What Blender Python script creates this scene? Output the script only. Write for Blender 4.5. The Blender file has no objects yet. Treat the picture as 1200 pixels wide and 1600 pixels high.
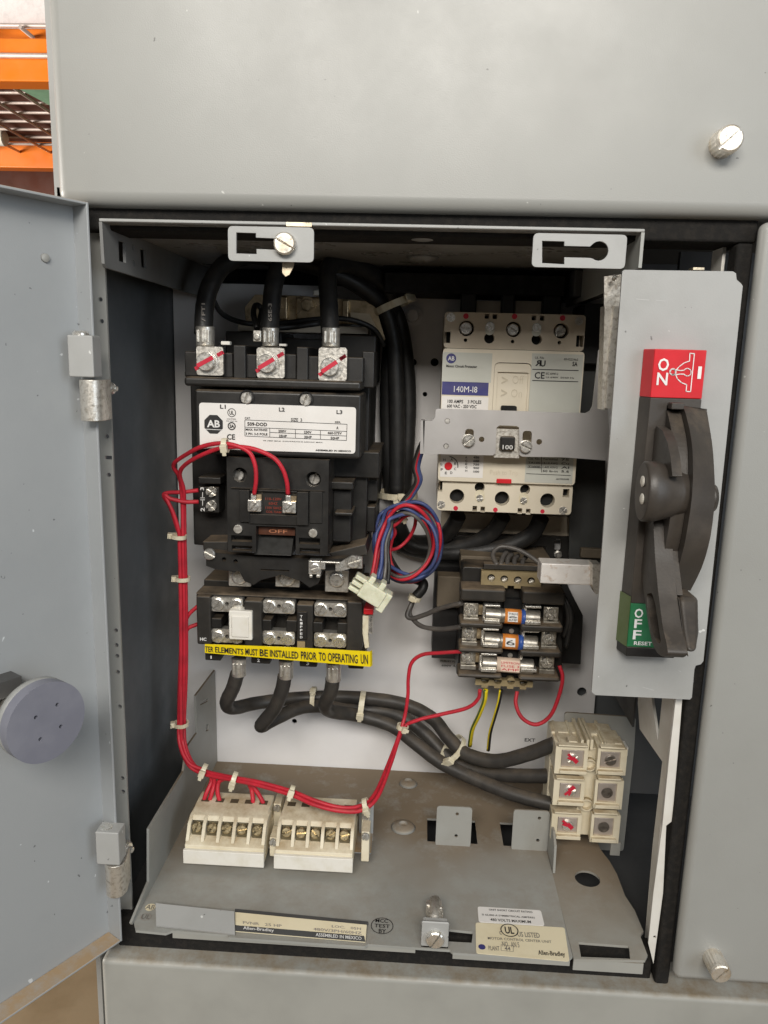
import bpy, math, random
from mathutils import Vector, Matrix
random.seed(7)
sc = bpy.context.scene
col = sc.collection
V = Vector
# ------------------------------------------------------------------ camera, world, lamps, exposure
FPX = 1190.75                                   # focal length in pixels of the 1200 x 1600 frame
CAM = V((0.2132, -0.4500, 0.4151))
MR = Matrix(((0.9983, 0.0364, -0.0448), (0.0510, -0.1934, 0.9798), (0.0270, -0.9805, -0.1949)))
right = V(MR.col[0]).normalized()
down = V(MR.col[1]); down = (down - right * down.dot(right)).normalized()
fwd = right.cross(down).normalized()
cd = bpy.data.cameras.new('camera'); cam = bpy.data.objects.new('camera', cd); col.objects.link(cam)
rot = Matrix((right, -down, -fwd)).transposed()
cam.matrix_world = Matrix.Translation(CAM) @ rot.to_4x4()
cd.sensor_fit = 'VERTICAL'; cd.sensor_height = 24.0; cd.lens = FPX / 1600 * 24.0
cd.clip_start = 0.01; cd.clip_end = 200
sc.camera = cam

w = bpy.data.worlds.new('World'); sc.world = w; w.use_nodes = True
bg = w.node_tree.nodes['Background']; bg.inputs[0].default_value = (1.0, 0.97, 0.93, 1); bg.inputs[1].default_value = 0.10

def lamp(name, loc, target, size, energy, color):
    l = bpy.data.lights.new(name, 'AREA'); l.shape = 'RECTANGLE'; l.size, l.size_y = size; l.energy = energy; l.color = color
    o = bpy.data.objects.new(name, l); col.objects.link(o); o.location = loc
    o.rotation_euler = (V(target) - V(loc)).to_track_quat('-Z', 'Y').to_euler()
lamp('ceiling_lamp', (0.16, -1.45, 1.20), (0.2, 0.05, 0.25), (1.15, 0.42), 31, (1.0, 0.955, 0.885))
lamp('window_lamp', (1.7, -1.6, 0.75), (0.15, 0.0, 0.25), (0.9, 1.3), 15, (0.82, 0.91, 1.0))
lamp('rack_fill_lamp', (-2.6, 0.02, 0.45), (-0.4, 1.9, 0.9), (1.2, 0.8), 105, (1.0, 0.95, 0.88))  # added fill out of view, brightens the rack beams and deck
sc.view_settings.view_transform = 'Standard'; sc.view_settings.look = 'None'
sc.view_settings.exposure = 0.0; sc.view_settings.gamma = 1.0
sc.cycles.max_bounces = 8

# ------------------------------------------------------------------ points on planes of the place
def P(px, py, Y=None, X=None, Z=None):
    r = right * ((px - 600) / FPX) + down * ((py - 800) / FPX) + fwd
    if Y is not None: t = (Y - CAM.y) / r.y
    elif X is not None: t = (X - CAM.x) / r.x
    else: t = (Z - CAM.z) / r.z
    return CAM + r * t
def S(px, py, Y): return (P(px + 1, py, Y) - P(px, py, Y)).length
def W(pts): return [P(a, b, c) for a, b, c in pts]

# ------------------------------------------------------------------ materials
MAT = {}
def mat(name, c, rough=0.5, metal=0.0, c2=None, ns=60, nd=4.0, lo=0.45, hi=0.7, dust=0.0, dc=(0.20, 0.145, 0.085), bump=0.0, bs=200, spec=0.5, trans=0.0, sss=0.0, band=None, rv=0.12, chips=0.0):
    m = bpy.data.materials.new(name); m.use_nodes = True; MAT[name] = m
    nt = m.node_tree; N = nt.nodes; L = nt.links; b = N['Principled BSDF']
    b.inputs['Roughness'].default_value = rough; b.inputs['Metallic'].default_value = metal
    b.inputs['Specular IOR Level'].default_value = spec
    if trans: b.inputs['Transmission Weight'].default_value = trans
    if sss:
        b.inputs['Subsurface Weight'].default_value = sss; b.inputs['Subsurface Radius'].default_value = (0.004, 0.003, 0.002); b.inputs['Subsurface Scale'].default_value = 0.4
    geo = N.new('ShaderNodeNewGeometry')
    def noise(scale, detail=4, rr=0.6):
        n = N.new('ShaderNodeTexNoise'); n.inputs['Scale'].default_value = scale; n.inputs['Detail'].default_value = detail; n.inputs['Roughness'].default_value = rr
        L.new(geo.outputs['Position'], n.inputs['Vector']); return n
    def ramp(src, a, bb):
        r = N.new('ShaderNodeMapRange'); r.inputs[1].default_value = a; r.inputs[2].default_value = bb; L.new(src, r.inputs[0]); return r.outputs[0]
    def math_(op, a, bb):
        x = N.new('ShaderNodeMath'); x.operation = op; x.use_clamp = True
        for i, s in enumerate((a, bb)):
            if isinstance(s, (int, float)): x.inputs[i].default_value = s
            else: L.new(s, x.inputs[i])
        return x.outputs[0]
    def mix(f, a, bb):
        x = N.new('ShaderNodeMix'); x.data_type = 'RGBA'
        L.new(f, x.inputs[0])
        for i, s in ((6, a), (7, bb)):
            if isinstance(s, tuple): x.inputs[i].default_value = (*s, 1)
            else: L.new(s, x.inputs[i])
        return x.outputs[2]
    cur = tuple(c)
    if c2 is None: c2 = tuple(min(1, k * 0.86) for k in c)
    n1 = noise(ns, nd); cur = mix(ramp(n1.outputs[0], lo, hi), cur, tuple(c2))
    if chips:
        nc = noise(210, 2, 0.5); cur = mix(ramp(nc.outputs[0], chips, chips + 0.015), cur, tuple(k * 0.45 for k in c))
        nc2 = noise(130, 2, 0.5); cur = mix(ramp(nc2.outputs[0], chips + 0.005, chips + 0.02), cur, tuple(min(1, k * 1.7) for k in c))
    if dust:
        sep = N.new('ShaderNodeSeparateXYZ'); L.new(geo.outputs['Normal'], sep.inputs[0])
        up = ramp(sep.outputs[2], 0.35, 0.95); n2 = noise(45, 6, 0.7)
        f = math_('MULTIPLY', up, ramp(n2.outputs[0], 0.68 - 0.4 * dust, 0.85 - 0.25 * dust)); f = math_('MULTIPLY', f, min(1.0, 0.45 + 0.5 * dust))
        if band:
            sp = N.new('ShaderNodeSeparateXYZ'); L.new(geo.outputs['Position'], sp.inputs[0])
            n3 = noise(14, 3); yy = N.new('ShaderNodeMath'); yy.operation = 'MULTIPLY_ADD'; L.new(n3.outputs[0], yy.inputs[0]); yy.inputs[1].default_value = 0.09; L.new(sp.outputs[1], yy.inputs[2])
            f2 = math_('MULTIPLY', math_('MULTIPLY', ramp(yy.outputs[0], band[0], band[1]), 0.88), ramp(sep.outputs[2], -0.25, 0.9))
            f = math_('MAXIMUM', math_('MULTIPLY', f, 0.35), math_('MULTIPLY', f2, ramp(n2.outputs[0], 0.10, 0.50)))
        cur = mix(f, cur, tuple(dc))
        rm = N.new('ShaderNodeMix'); L.new(f, rm.inputs[0]); rm.inputs[3].default_value = 0.9; L.new(rm.outputs[0], b.inputs['Roughness'])
        n4 = noise(max(ns * 0.8, 6), 6, 0.7); rq = N.new('ShaderNodeMapRange'); L.new(n4.outputs[0], rq.inputs[0]); rq.inputs[1].default_value = 0.3; rq.inputs[2].default_value = 0.7; rq.inputs[3].default_value = max(0.05, rough - 0.09); rq.inputs[4].default_value = rough + 0.09; L.new(rq.outputs[0], rm.inputs[2])
    else:
        n4 = noise(ns * 2.3, 3); rr = N.new('ShaderNodeMapRange'); L.new(n4.outputs[0], rr.inputs[0]); rr.inputs[1].default_value = 0.3; rr.inputs[2].default_value = 0.7
        rr.inputs[3].default_value = max(0.03, rough - rv); rr.inputs[4].default_value = min(1, rough + rv); L.new(rr.outputs[0], b.inputs['Roughness'])
    if isinstance(cur, tuple): b.inputs['Base Color'].default_value = (*cur, 1)
    else: L.new(cur, b.inputs['Base Color'])
    if bump:
        bn = N.new('ShaderNodeBump'); bn.inputs['Strength'].default_value = bump; bn.inputs['Distance'].default_value = 0.001
        n5 = noise(bs, 3); L.new(n5.outputs[0], bn.inputs['Height']); L.new(bn.outputs[0], b.inputs['Normal'])
    return m
paint = mat('grey_paint', (0.318, 0.320, 0.303), 0.37, c2=(0.298, 0.298, 0.281), ns=9, nd=6, dust=0.25, bump=0.10, bs=1400, chips=0.75)
doorpaint = mat('door_grey_paint', (0.345, 0.362, 0.372), 0.42, c2=(0.312, 0.33, 0.342), ns=8, nd=6, dust=1.25, dc=(0.36, 0.255, 0.15), bump=0.10, bs=1400, chips=0.745)
lippaint = mat('dusty_grey_paint', (0.355, 0.355, 0.328), 0.4, ns=12, dust=0.8, dc=(0.22, 0.165, 0.10), bump=0.05, bs=700)
traypaint = mat('tray_grey_paint', (0.345, 0.35, 0.33), 0.42, c2=(0.31, 0.315, 0.295), ns=15, nd=6, dust=0.85, dc=(0.20, 0.143, 0.085), band=(0.085, 0.165), bump=0.06, bs=700)
platepaint = mat('cover_grey_paint', (0.385, 0.388, 0.378), 0.4, ns=25, nd=6, c2=(0.35, 0.352, 0.34), bump=0.08, bs=1200, chips=0.735)
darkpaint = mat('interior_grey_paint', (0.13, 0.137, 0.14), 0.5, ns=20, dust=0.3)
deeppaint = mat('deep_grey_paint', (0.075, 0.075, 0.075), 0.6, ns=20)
panelwhite = mat('white_back_panel', (0.83, 0.815, 0.81), 0.42, c2=(0.74, 0.72, 0.70), ns=11, nd=6, lo=0.4, hi=0.75, bump=0.05, bs=500)
postwhite = mat('white_post_paint', (0.70, 0.68, 0.63), 0.45, c2=(0.62, 0.59, 0.53), ns=40)
foam = mat('black_foam', (0.016, 0.015, 0.014), 0.95, c2=(0.026, 0.023, 0.02), ns=250, bump=0.5, bs=900, dust=0.3, dc=(0.10, 0.075, 0.05), spec=0.2)
black = mat('black_plastic', (0.0145, 0.0135, 0.0125), 0.42, c2=(0.023, 0.021, 0.0185), ns=70, dust=0.8, dc=(0.15, 0.11, 0.07), bump=0.06, bs=900)
blackd = mat('dusty_black_plastic', (0.024, 0.0215, 0.0185), 0.5, c2=(0.042, 0.036, 0.029), ns=55, dust=1.0, dc=(0.21, 0.155, 0.10), bump=0.08, bs=700)
void = mat('black_cavity', (0.006, 0.006, 0.006), 0.8)
rubber = mat('black_cable_jacket', (0.016, 0.016, 0.016), 0.48, c2=(0.028, 0.026, 0.024), ns=120, dust=0.5, dc=(0.07, 0.055, 0.04), bump=0.15, bs=400)
greycable = mat('grey_cable_jacket', (0.036, 0.033, 0.030), 0.48, c2=(0.060, 0.053, 0.045), ns=60, dust=0.75, dc=(0.13, 0.10, 0.07), bump=0.15, bs=350)
redwire = mat('red_insulation', (0.55, 0.024, 0.042), 0.46, c2=(0.38, 0.02, 0.032), ns=60, spec=0.35, dust=0.45, dc=(0.50, 0.20, 0.15))
bluewire = mat('blue_insulation', (0.045, 0.07, 0.20), 0.5, c2=(0.08, 0.10, 0.22), ns=90)
greywire = mat('grey_insulation', (0.085, 0.078, 0.072), 0.45, c2=(0.13, 0.115, 0.10), ns=90)
yellowwire = mat('yellow_insulation', (0.85, 0.66, 0.02), 0.4); greenwire = mat('green_stripe', (0.07, 0.14, 0.03), 0.5)
steel = mat('zinc_plated_steel', (0.70, 0.68, 0.64), 0.36, 0.85, c2=(0.50, 0.47, 0.42), ns=160, nd=5, bump=0.03, bs=400)
bright = mat('bright_nickel', (0.86, 0.84, 0.79), 0.30, 0.82, c2=(0.66, 0.62, 0.55), ns=200, nd=5, bump=0.03, bs=400)
lead = mat('tinned_copper', (0.74, 0.71, 0.65), 0.38, 0.80, c2=(0.46, 0.42, 0.35), ns=200, nd=6, lo=0.5, hi=0.75, bump=0.22, bs=350)
galv = mat('galvanised_steel', (0.72, 0.69, 0.63), 0.42, 0.80, c2=(0.45, 0.41, 0.35), ns=420, nd=6, lo=0.48, hi=0.68, bump=0.15, bs=500)
brushed = mat('brushed_bracket_steel', (0.68, 0.66, 0.65), 0.36, 0.65, c2=(0.64, 0.62, 0.605), ns=22, nd=5, rv=0.02)
goldzinc = mat('yellow_zinc_steel', (0.66, 0.53, 0.35), 0.38, 0.9, c2=(0.33, 0.25, 0.15), ns=90, nd=5, bump=0.1)
brass = mat('brass', (0.62, 0.51, 0.31), 0.33, 0.9, c2=(0.40, 0.31, 0.17), ns=250)
cream = mat('cream_plastic', (0.77, 0.70, 0.54), 0.42, c2=(0.69, 0.61, 0.44), ns=50, nd=5, dust=0.85, dc=(0.40, 0.295, 0.165))
brkcream = mat('breaker_cream_plastic', (0.72, 0.655, 0.53), 0.42, c2=(0.67, 0.60, 0.475), ns=30, nd=4, dust=0.4, dc=(0.33, 0.24, 0.14))
brktaupe = mat('breaker_taupe_plastic', (0.56, 0.485, 0.38), 0.45, c2=(0.50, 0.43, 0.33), ns=40, dust=0.4, dc=(0.3, 0.22, 0.13))
brklabel = mat('breaker_grey_label', (0.54, 0.545, 0.49), 0.5, c2=(0.50, 0.505, 0.45), ns=30)
emboss = mat('embossed_cream', (0.60, 0.535, 0.41), 0.5)
whitep = mat('white_plastic', (0.80, 0.77, 0.70), 0.42, c2=(0.72, 0.68, 0.58), ns=70, sss=0.0)
nylon = mat('natural_nylon', (0.72, 0.66, 0.50), 0.4, c2=(0.58, 0.50, 0.34), ns=180)
clearnyl = mat('milky_nylon', (0.74, 0.74, 0.58), 0.33, c2=(0.62, 0.62, 0.45), ns=180, sss=0.4)
paper = mat('white_label', (0.80, 0.775, 0.745), 0.5, c2=(0.74, 0.71, 0.67), ns=25)
creampaper = mat('cream_label', (0.78, 0.70, 0.50), 0.5, c2=(0.72, 0.63, 0.43), ns=40)
ink = mat('black_ink', (0.02, 0.019, 0.019), 0.6); faint = mat('faded_ink', (0.20, 0.185, 0.165), 0.6); white = mat('white_ink', (0.80, 0.79, 0.77), 0.6)
navy = mat('navy_print', (0.045, 0.045, 0.19), 0.45, c2=(0.06, 0.055, 0.16), ns=60); redink = mat('red_ink', (0.60, 0.02, 0.05), 0.45)
coilink = mat('dark_red_ink', (0.24, 0.035, 0.018), 0.6); greyink = mat('grey_ink', (0.32, 0.29, 0.26), 0.6)
redp = mat('red_plastic', (0.66, 0.018, 0.028), 0.35, c2=(0.56, 0.016, 0.022), ns=30, dust=0.3, dc=(0.5, 0.2, 0.15)); greenp = mat('green_plastic', (0.022, 0.155, 0.062), 0.4, c2=(0.028, 0.17, 0.07), ns=40)
olive = mat('olive_bezel', (0.11, 0.15, 0.055), 0.45)
yellow = mat('yellow_tape', (0.86, 0.66, 0.006), 0.4, c2=(0.80, 0.60, 0.006), ns=30)
handlep = mat('dark_brown_plastic', (0.047, 0.040, 0.034), 0.44, c2=(0.070, 0.059, 0.049), ns=40, nd=6, dust=0.5, dc=(0.23, 0.175, 0.12), bump=0.08, bs=800)
tanp = mat('tan_phenolic', (0.30, 0.235, 0.125), 0.5, c2=(0.24, 0.185, 0.10), ns=90, dust=0.3)
coretan = mat('dusty_core_steel', (0.12, 0.095, 0.065), 0.65, ns=80, dust=0.8, dc=(0.2, 0.15, 0.095))
orangelab = mat('orange_label', (0.78, 0.27, 0.05), 0.45); bluelab = mat('blue_label', (0.03, 0.09, 0.36), 0.45); pinklab = mat('pale_pink_label', (0.76, 0.60, 0.47), 0.5)
discp = mat('grey_blue_disc', (0.185, 0.19, 0.232), 0.5, c2=(0.215, 0.22, 0.262), ns=40, nd=4)
discside = mat('grey_disc_rim', (0.30, 0.305, 0.295), 0.5)
orange = mat('orange_rack_paint', (0.86, 0.215, 0.016), 0.4, c2=(0.80, 0.18, 0.012), ns=8); mint = mat('mint_green_paint', (0.35, 0.68, 0.47), 0.5); wrap = mat('white_wrap', (0.85, 0.80, 0.78), 0.3, bump=0.6, bs=30)
brown = mat('brown_cardboard', (0.125, 0.035, 0.018), 0.7, c2=(0.09, 0.028, 0.015), ns=6); wire_m = mat('galvanised_wire', (0.62, 0.52, 0.47), 0.5, 0.4)
floor_m = mat('tan_concrete', (0.30, 0.225, 0.135), 0.75, c2=(0.23, 0.165, 0.09), ns=7, nd=8, bump=0.2, bs=60)
clip_m = mat('pale_brass', (0.72, 0.62, 0.46), 0.35, 0.9)

# ------------------------------------------------------------------ mesh helpers
class MB:
    def __init__(s): s.v = []; s.f = []; s.sm = []
    def add(s, vs, fs, smooth=False):
        o = len(s.v); s.v += [V(p) for p in vs]
        for f in fs: s.f.append([i + o for i in f]); s.sm.append(smooth)
        return s
    def box(s, x0, x1, y0, y1, z0, z1):
        x0, x1 = sorted((x0, x1)); y0, y1 = sorted((y0, y1)); z0, z1 = sorted((z0, z1))
        return s.add([(x0, y0, z0), (x1, y0, z0), (x1, y1, z0), (x0, y1, z0), (x0, y0, z1), (x1, y0, z1), (x1, y1, z1), (x0, y1, z1)],
                     [(0, 3, 2, 1), (4, 5, 6, 7), (0, 1, 5, 4), (1, 2, 6, 5), (2, 3, 7, 6), (3, 0, 4, 7)])
    def pbox(s, x0, y0, x1, y1, Yf, Yb):        # a box whose front face runs between two points of the picture on the plane Yf
        a, b = P(x0, y0, Yf), P(x1, y1, Yf); return s.box(a.x, b.x, Yf, Yb, b.z, a.z)
    def obox(s, c, U, Vv, Wv, a, b, d):
        c = V(c); vs = [c + U * (i * a) + Vv * (j * b) + Wv * (k * d) for k in (-.5, .5) for j in (-.5, .5) for i in (-.5, .5)]
        return s.add(vs, [(0, 2, 3, 1), (4, 5, 7, 6), (0, 1, 5, 4), (1, 3, 7, 5), (3, 2, 6, 7), (2, 0, 4, 6)])
    def prism(s, poly, d):                       # closed outline pushed along d
        n = len(poly); d = V(d); poly = [V(p) for p in poly]
        nrm = V((0, 0, 0))
        for i in range(n): nrm += poly[i].cross(poly[(i + 1) % n])
        if nrm.dot(d) > 0: poly = poly[::-1]
        return s.add(poly + [p + d for p in poly], [tuple(range(n)), tuple(range(2 * n - 1, n - 1, -1))] + [(i, i + n, (i + 1) % n + n, (i + 1) % n) for i in range(n)])
    def lathe(s, c, ax, prof, n=20, smooth=True):   # prof: (radius, height along ax)
        c = V(c); ax = V(ax).normalized(); U = ax.orthogonal().normalized(); Vv = ax.cross(U)
        P2 = [prof[0]]; gap = []
        for i in range(1, len(prof)):
            P2.append(prof[i])
            if i < len(prof) - 1:
                a0 = math.atan2(prof[i][1] - prof[i - 1][1], prof[i][0] - prof[i - 1][0]); a1 = math.atan2(prof[i + 1][1] - prof[i][1], prof[i + 1][0] - prof[i][0]); d = abs((a1 - a0 + math.pi) % (2 * math.pi) - math.pi)
                if d > 0.5: gap.append(len(P2) - 1); P2.append(prof[i])
        prof = P2; vs = []; fs = []
        for r, h in prof:
            for k in range(n):
                a = 2 * math.pi * k / n; vs.append(c + ax * h + (U * math.cos(a) + Vv * math.sin(a)) * max(r, 1e-5))
        for i in range(len(prof) - 1):
            if i in gap: continue
            for k in range(n): fs.append((i * n + k, i * n + (k + 1) % n, (i + 1) * n + (k + 1) % n, (i + 1) * n + k))
        s.add(vs, fs, smooth); o = len(s.v) - len(vs)
        s.f.append([o + k for k in range(n)][::-1]); s.sm.append(False)
        s.f.append([o + (len(prof) - 1) * n + k for k in range(n)]); s.sm.append(False)
        return s
    def cyl(s, a, b, r, n=18, ch=0.0):
        a = V(a); b = V(b); h = (b - a).length
        if ch: return s.lathe(a, b - a, [(r - ch, 0), (r, ch), (r, h - ch), (r - ch, h)], n)
        return s.lathe(a, b - a, [(r, 0), (r, h)], n)
    def tube(s, pts, r, n=10, spl=True, sub=6, wob=0.0):
        pts = [V(p) for p in pts]
        if spl and len(pts) > 2:
            q = []; e = [pts[0] * 2 - pts[1]] + pts + [pts[-1] * 2 - pts[-2]]
            for i in range(1, len(e) - 2):
                for k in range(sub):
                    t = k / sub; p0, p1, p2, p3 = e[i - 1:i + 3]
                    q.append(0.5 * (2 * p1 + (p2 - p0) * t + (2 * p0 - 5 * p1 + 4 * p2 - p3) * t * t + (3 * p1 - p0 - 3 * p2 + p3) * t ** 3))
            q.append(pts[-1]); pts = q
        vs = []; fs = []; T = (pts[1] - pts[0]).normalized(); U = T.orthogonal().normalized()
        for i, p in enumerate(pts):
            T2 = (pts[min(i + 1, len(pts) - 1)] - pts[max(i - 1, 0)]).normalized()
            U = (U - T2 * U.dot(T2)).normalized(); B = T2.cross(U)
            rr = r * (1 + wob * math.sin(i * 1.7))
            for k in range(n):
                a = 2 * math.pi * k / n; vs.append(p + (U * math.cos(a) + B * math.sin(a)) * rr)
        m = len(pts)
        for i in range(m - 1):
            for k in range(n): fs.append((i * n + k, i * n + (k + 1) % n, (i + 1) * n + (k + 1) % n, (i + 1) * n + k))
        s.add(vs, fs, True); o = len(s.v) - len(vs)
        s.f.append([o + k for k in range(n)][::-1]); s.sm.append(False); s.f.append([o + (m - 1) * n + k for k in range(n)]); s.sm.append(False)
        return s
    def ring(s, c, ax, r, wd, th, n=20, sq=1.0, U=None):
        c = V(c); ax = V(ax).normalized(); U = (V(U) - ax * V(U).dot(ax)).normalized() if U else ax.orthogonal().normalized(); B = ax.cross(U); vs = []; fs = []
        for k in range(n):
            a = 2 * math.pi * k / n; e = U * math.cos(a) + B * math.sin(a) * sq
            for (dr, h) in ((0, -.5), (th, -.5), (th, .5), (0, .5)): vs.append(c + e * (r + dr) + ax * (h * wd))
        for k in range(n):
            j = (k + 1) % n
            for q in range(4): fs.append((k * 4 + q, j * 4 + q, j * 4 + (q + 1) % 4, k * 4 + (q + 1) % 4))
        return s.add(vs, fs)
    def curve(s, outer, holes, O, U, Vv, T, solid=True):   # flat sheet with holes: outline in metres along U, V; thickness T along N = U x V
        cu = bpy.data.curves.new('t', 'CURVE'); cu.dimensions = '2D'; cu.fill_mode = 'BOTH'; cu.extrude = abs(T) / 2
        for poly in [outer] + list(holes):
            sp = cu.splines.new('POLY'); sp.points.add(len(poly) - 1); sp.use_cyclic_u = True
            for p, q in zip(sp.points, poly): p.co = (q[0], q[1], 0, 1)
        ob = bpy.data.objects.new('t', cu); me = bpy.data.meshes.new_from_object(ob)
        Nn = V(U).cross(V(Vv)); O = V(O) + Nn * (T / 2)
        vs = [O + V(U) * v.co.x + V(Vv) * v.co.y + Nn * v.co.z for v in me.vertices]; fs = [tuple(p.vertices) for p in me.polygons]
        s.add(vs, fs); bpy.data.objects.remove(ob); bpy.data.curves.remove(cu); bpy.data.meshes.remove(me); return s
    def plateY(s, outer, holes, Y, T):           # outlines of (x, z), front face at Y, thickness T behind it
        return s.curve(outer, holes, (0, Y, 0), V((1, 0, 0)), V((0, 0, 1)), -T)
    def plateX(s, outer, holes, X, T):           # outlines of (y, z)
        return s.curve(outer, holes, (X, 0, 0), V((0, 1, 0)), V((0, 0, 1)), T)
    def plateZ(s, outer, holes, Z, T):           # outlines of (x, y), top at Z
        return s.curve(outer, holes, (0, 0, Z), V((1, 0, 0)), V((0, 1, 0)), -T)
def pxz(pts, Y): return [(p.x, p.z) for p in (P(a, b, Y) for a, b in pts)]
def pyz(pts, X): return [(p.y, p.z) for p in (P(a, b, X=X) for a, b in pts)]
def pxy(pts, Z): return [(p.x, p.y) for p in (P(a, b, Z=Z) for a, b in pts)]
def rectY(x0, y0, x1, y1, Y):
    a, b = P(x0, y0, Y), P(x1, y1, Y); return [(a.x, b.z), (b.x, b.z), (b.x, a.z), (a.x, a.z)]
def circ(u, v, r, n=20, sx=1.0): return [(u + r * sx * math.cos(2 * math.pi * k / n), v + r * math.sin(2 * math.pi * k / n)) for k in range(n)]
def circY(px, py, r, Y, n=20): p = P(px, py, Y); return circ(p.x, p.z, r * S(px, py, Y), n)
def rnd(poly, r, n=4):
    out = []; m = len(poly)
    for i in range(m):
        p0, p1, p2 = V(poly[i - 1]), V(poly[i]), V(poly[(i + 1) % m]); a = (p0 - p1); b = (p2 - p1)
        q = min(r, a.length * 0.45, b.length * 0.45); A = p1 + a.normalized() * q; B = p1 + b.normalized() * q
        for k in range(n + 1):
            t = k / n; out.append(tuple(A * (1 - t) ** 2 + p1 * 2 * t * (1 - t) + B * t * t))
    return out
def root_of(o):
    while o.parent: o = o.parent
    return o
def part(name, mb, m, parent=None, bevel=0.0, seg=2, label=None, ang=35):
    me = bpy.data.meshes.new(name); off = root_of(parent).location if parent else V((0, 0, 0))
    me.from_pydata([tuple(p - off) for p in mb.v], [], mb.f); me.polygons.foreach_set('use_smooth', [True] * len(mb.sm) if bevel and not any(mb.sm) else mb.sm); me.update()
    me.materials.append(m); o = bpy.data.objects.new(name, me); col.objects.link(o)
    if parent: o.parent = parent
    if bevel:
        b = o.modifiers.new('edge', 'BEVEL'); b.width = bevel; b.segments = seg; b.limit_method = 'ANGLE'; b.angle_limit = math.radians(ang)
        b.harden_normals = not any(mb.sm)
    if label: o['label'] = label
    return o
def thing(name, label, cat, loc, group=None):
    o = bpy.data.objects.new(name, None); o.empty_display_size = 0.01; col.objects.link(o); o.location = V(loc)
    o['label'] = label; o['category'] = cat
    if group: o['group'] = group
    return o
def tag(o, label, cat, group=None, kind=None):
    o['label'] = label; o['category'] = cat
    if group: o['group'] = group
    if kind: o['kind'] = kind
    return o
def duplicate(root, delta, label):
    r = root.copy(); col.objects.link(r); r.location = root.location + V(delta); r['label'] = label
    for ch in list(root.children):
        c = ch.copy(); col.objects.link(c); c.parent = r
        for g in ch.children:
            d = g.copy(); col.objects.link(d); d.parent = c
    return r
# text: every line fills the box O, U (along the line), Vv (up)
def lettering(parent, lines, m, name='lettering', lift=0.0004):
    mb = MB()
    for ln in lines:
        s, (O, U, Vv) = ln[0], ln[1]; bold = ln[2] if len(ln) > 2 else 0.012
        cu = bpy.data.curves.new('t', 'FONT'); cu.body = s; cu.resolution_u = 2; cu.offset = bold; cu.fill_mode = 'FRONT'
        ob = bpy.data.objects.new('t', cu); me = bpy.data.meshes.new_from_object(ob)
        if len(me.vertices):
            xs = [v.co.x for v in me.vertices]; ys = [v.co.y for v in me.vertices]; x0, x1, y0, y1 = min(xs), max(xs), min(ys), max(ys)
            Nn = U.cross(Vv).normalized() * lift
            mb.add([O + U * ((v.co.x - x0) / (x1 - x0)) + Vv * ((v.co.y - y0) / max(1e-6, y1 - y0)) + Nn for v in me.vertices], [tuple(p.vertices) for p in me.polygons])
        bpy.data.objects.remove(ob); bpy.data.curves.remove(cu); bpy.data.meshes.remove(me)
    return part(name, mb, m, parent)
def bxY(x0, y0, x1, y1, Y):                      # box on a plane facing the viewer (Y constant): top left, bottom right
    a, b = P(x0, y0, Y), P(x1, y1, Y); return V((a.x, Y, b.z)), V((b.x - a.x, 0, 0)), V((0, 0, a.z - b.z))
def bxYr(x0, y0, x1, y1, Y):                     # reads from top to bottom
    a, b = P(x0, y0, Y), P(x1, y1, Y); return V((a.x, Y, a.z)), V((0, 0, b.z - a.z)), V((b.x - a.x, 0, 0))
def bxYl(x0, y0, x1, y1, Y):                     # reads from bottom to top
    a, b = P(x0, y0, Y), P(x1, y1, Y); return V((b.x, Y, b.z)), V((0, 0, a.z - b.z)), V((a.x - b.x, 0, 0))
def bxZ(x0, y0, x1, y1, Z):
    a, b = P(x0, y0, Z=Z), P(x1, y1, Z=Z); return V((a.x, b.y, Z)), V((b.x - a.x, 0, 0)), V((0, a.y - b.y, 0))
FRONT = V((0, -1, 0))
def sector(c, U, Vv, r, a0, a1, n=10): return [c + (U * math.cos(a0 + (a1 - a0) * k / n) + Vv * math.sin(a0 + (a1 - a0) * k / n)) * r for k in range(n + 1)]
def slotted(mb, c, r, h=None, ang=0.5, ax=FRONT, gap=0.19, hexw=False):      # screw head with a real slot
    c = V(c); ax = V(ax).normalized(); h = h or r * 0.9
    U = V((1, 0, 0)) if abs(ax.x) < 0.9 else V((0, 1, 0)); U = (U - ax * U.dot(ax)).normalized(); B = ax.cross(U)
    if B.z < 0: B = -B
    U2 = U * math.cos(ang) + B * math.sin(ang); B2 = B * math.cos(ang) - U * math.sin(ang)
    mb.lathe(c, ax, [(r * 0.99, 0), (r * 0.99, h * 0.06)], 20)
    for sgn in (1, -1):
        g = math.asin(gap); vs = []; n = 10
        lo = [c + ax * (h * 0.06) + p for p in sector(V((0, 0, 0)), U2, B2 * sgn, r, g, math.pi - g, n)]
        mid = [c + ax * (h * 0.8) + p for p in sector(V((0, 0, 0)), U2, B2 * sgn, r, g, math.pi - g, n)]
        top = [c + ax * h + p * 0.86 for p in sector(V((0, 0, 0)), U2, B2 * sgn, r, math.asin(gap / 0.86), math.pi - math.asin(gap / 0.86), n)]
        k = n + 1; fs = [tuple(range(2 * k, 3 * k))]
        for a in range(n): fs += [(a, a + 1, k + a + 1, k + a), (k + a, k + a + 1, 2 * k + a + 1, 2 * k + a)]
        fs += [(0, k, 2 * k, 3 * k - 1, 2 * k - 1, k - 1)]
        mb.add(lo + mid + top, fs)
    return mb
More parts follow.
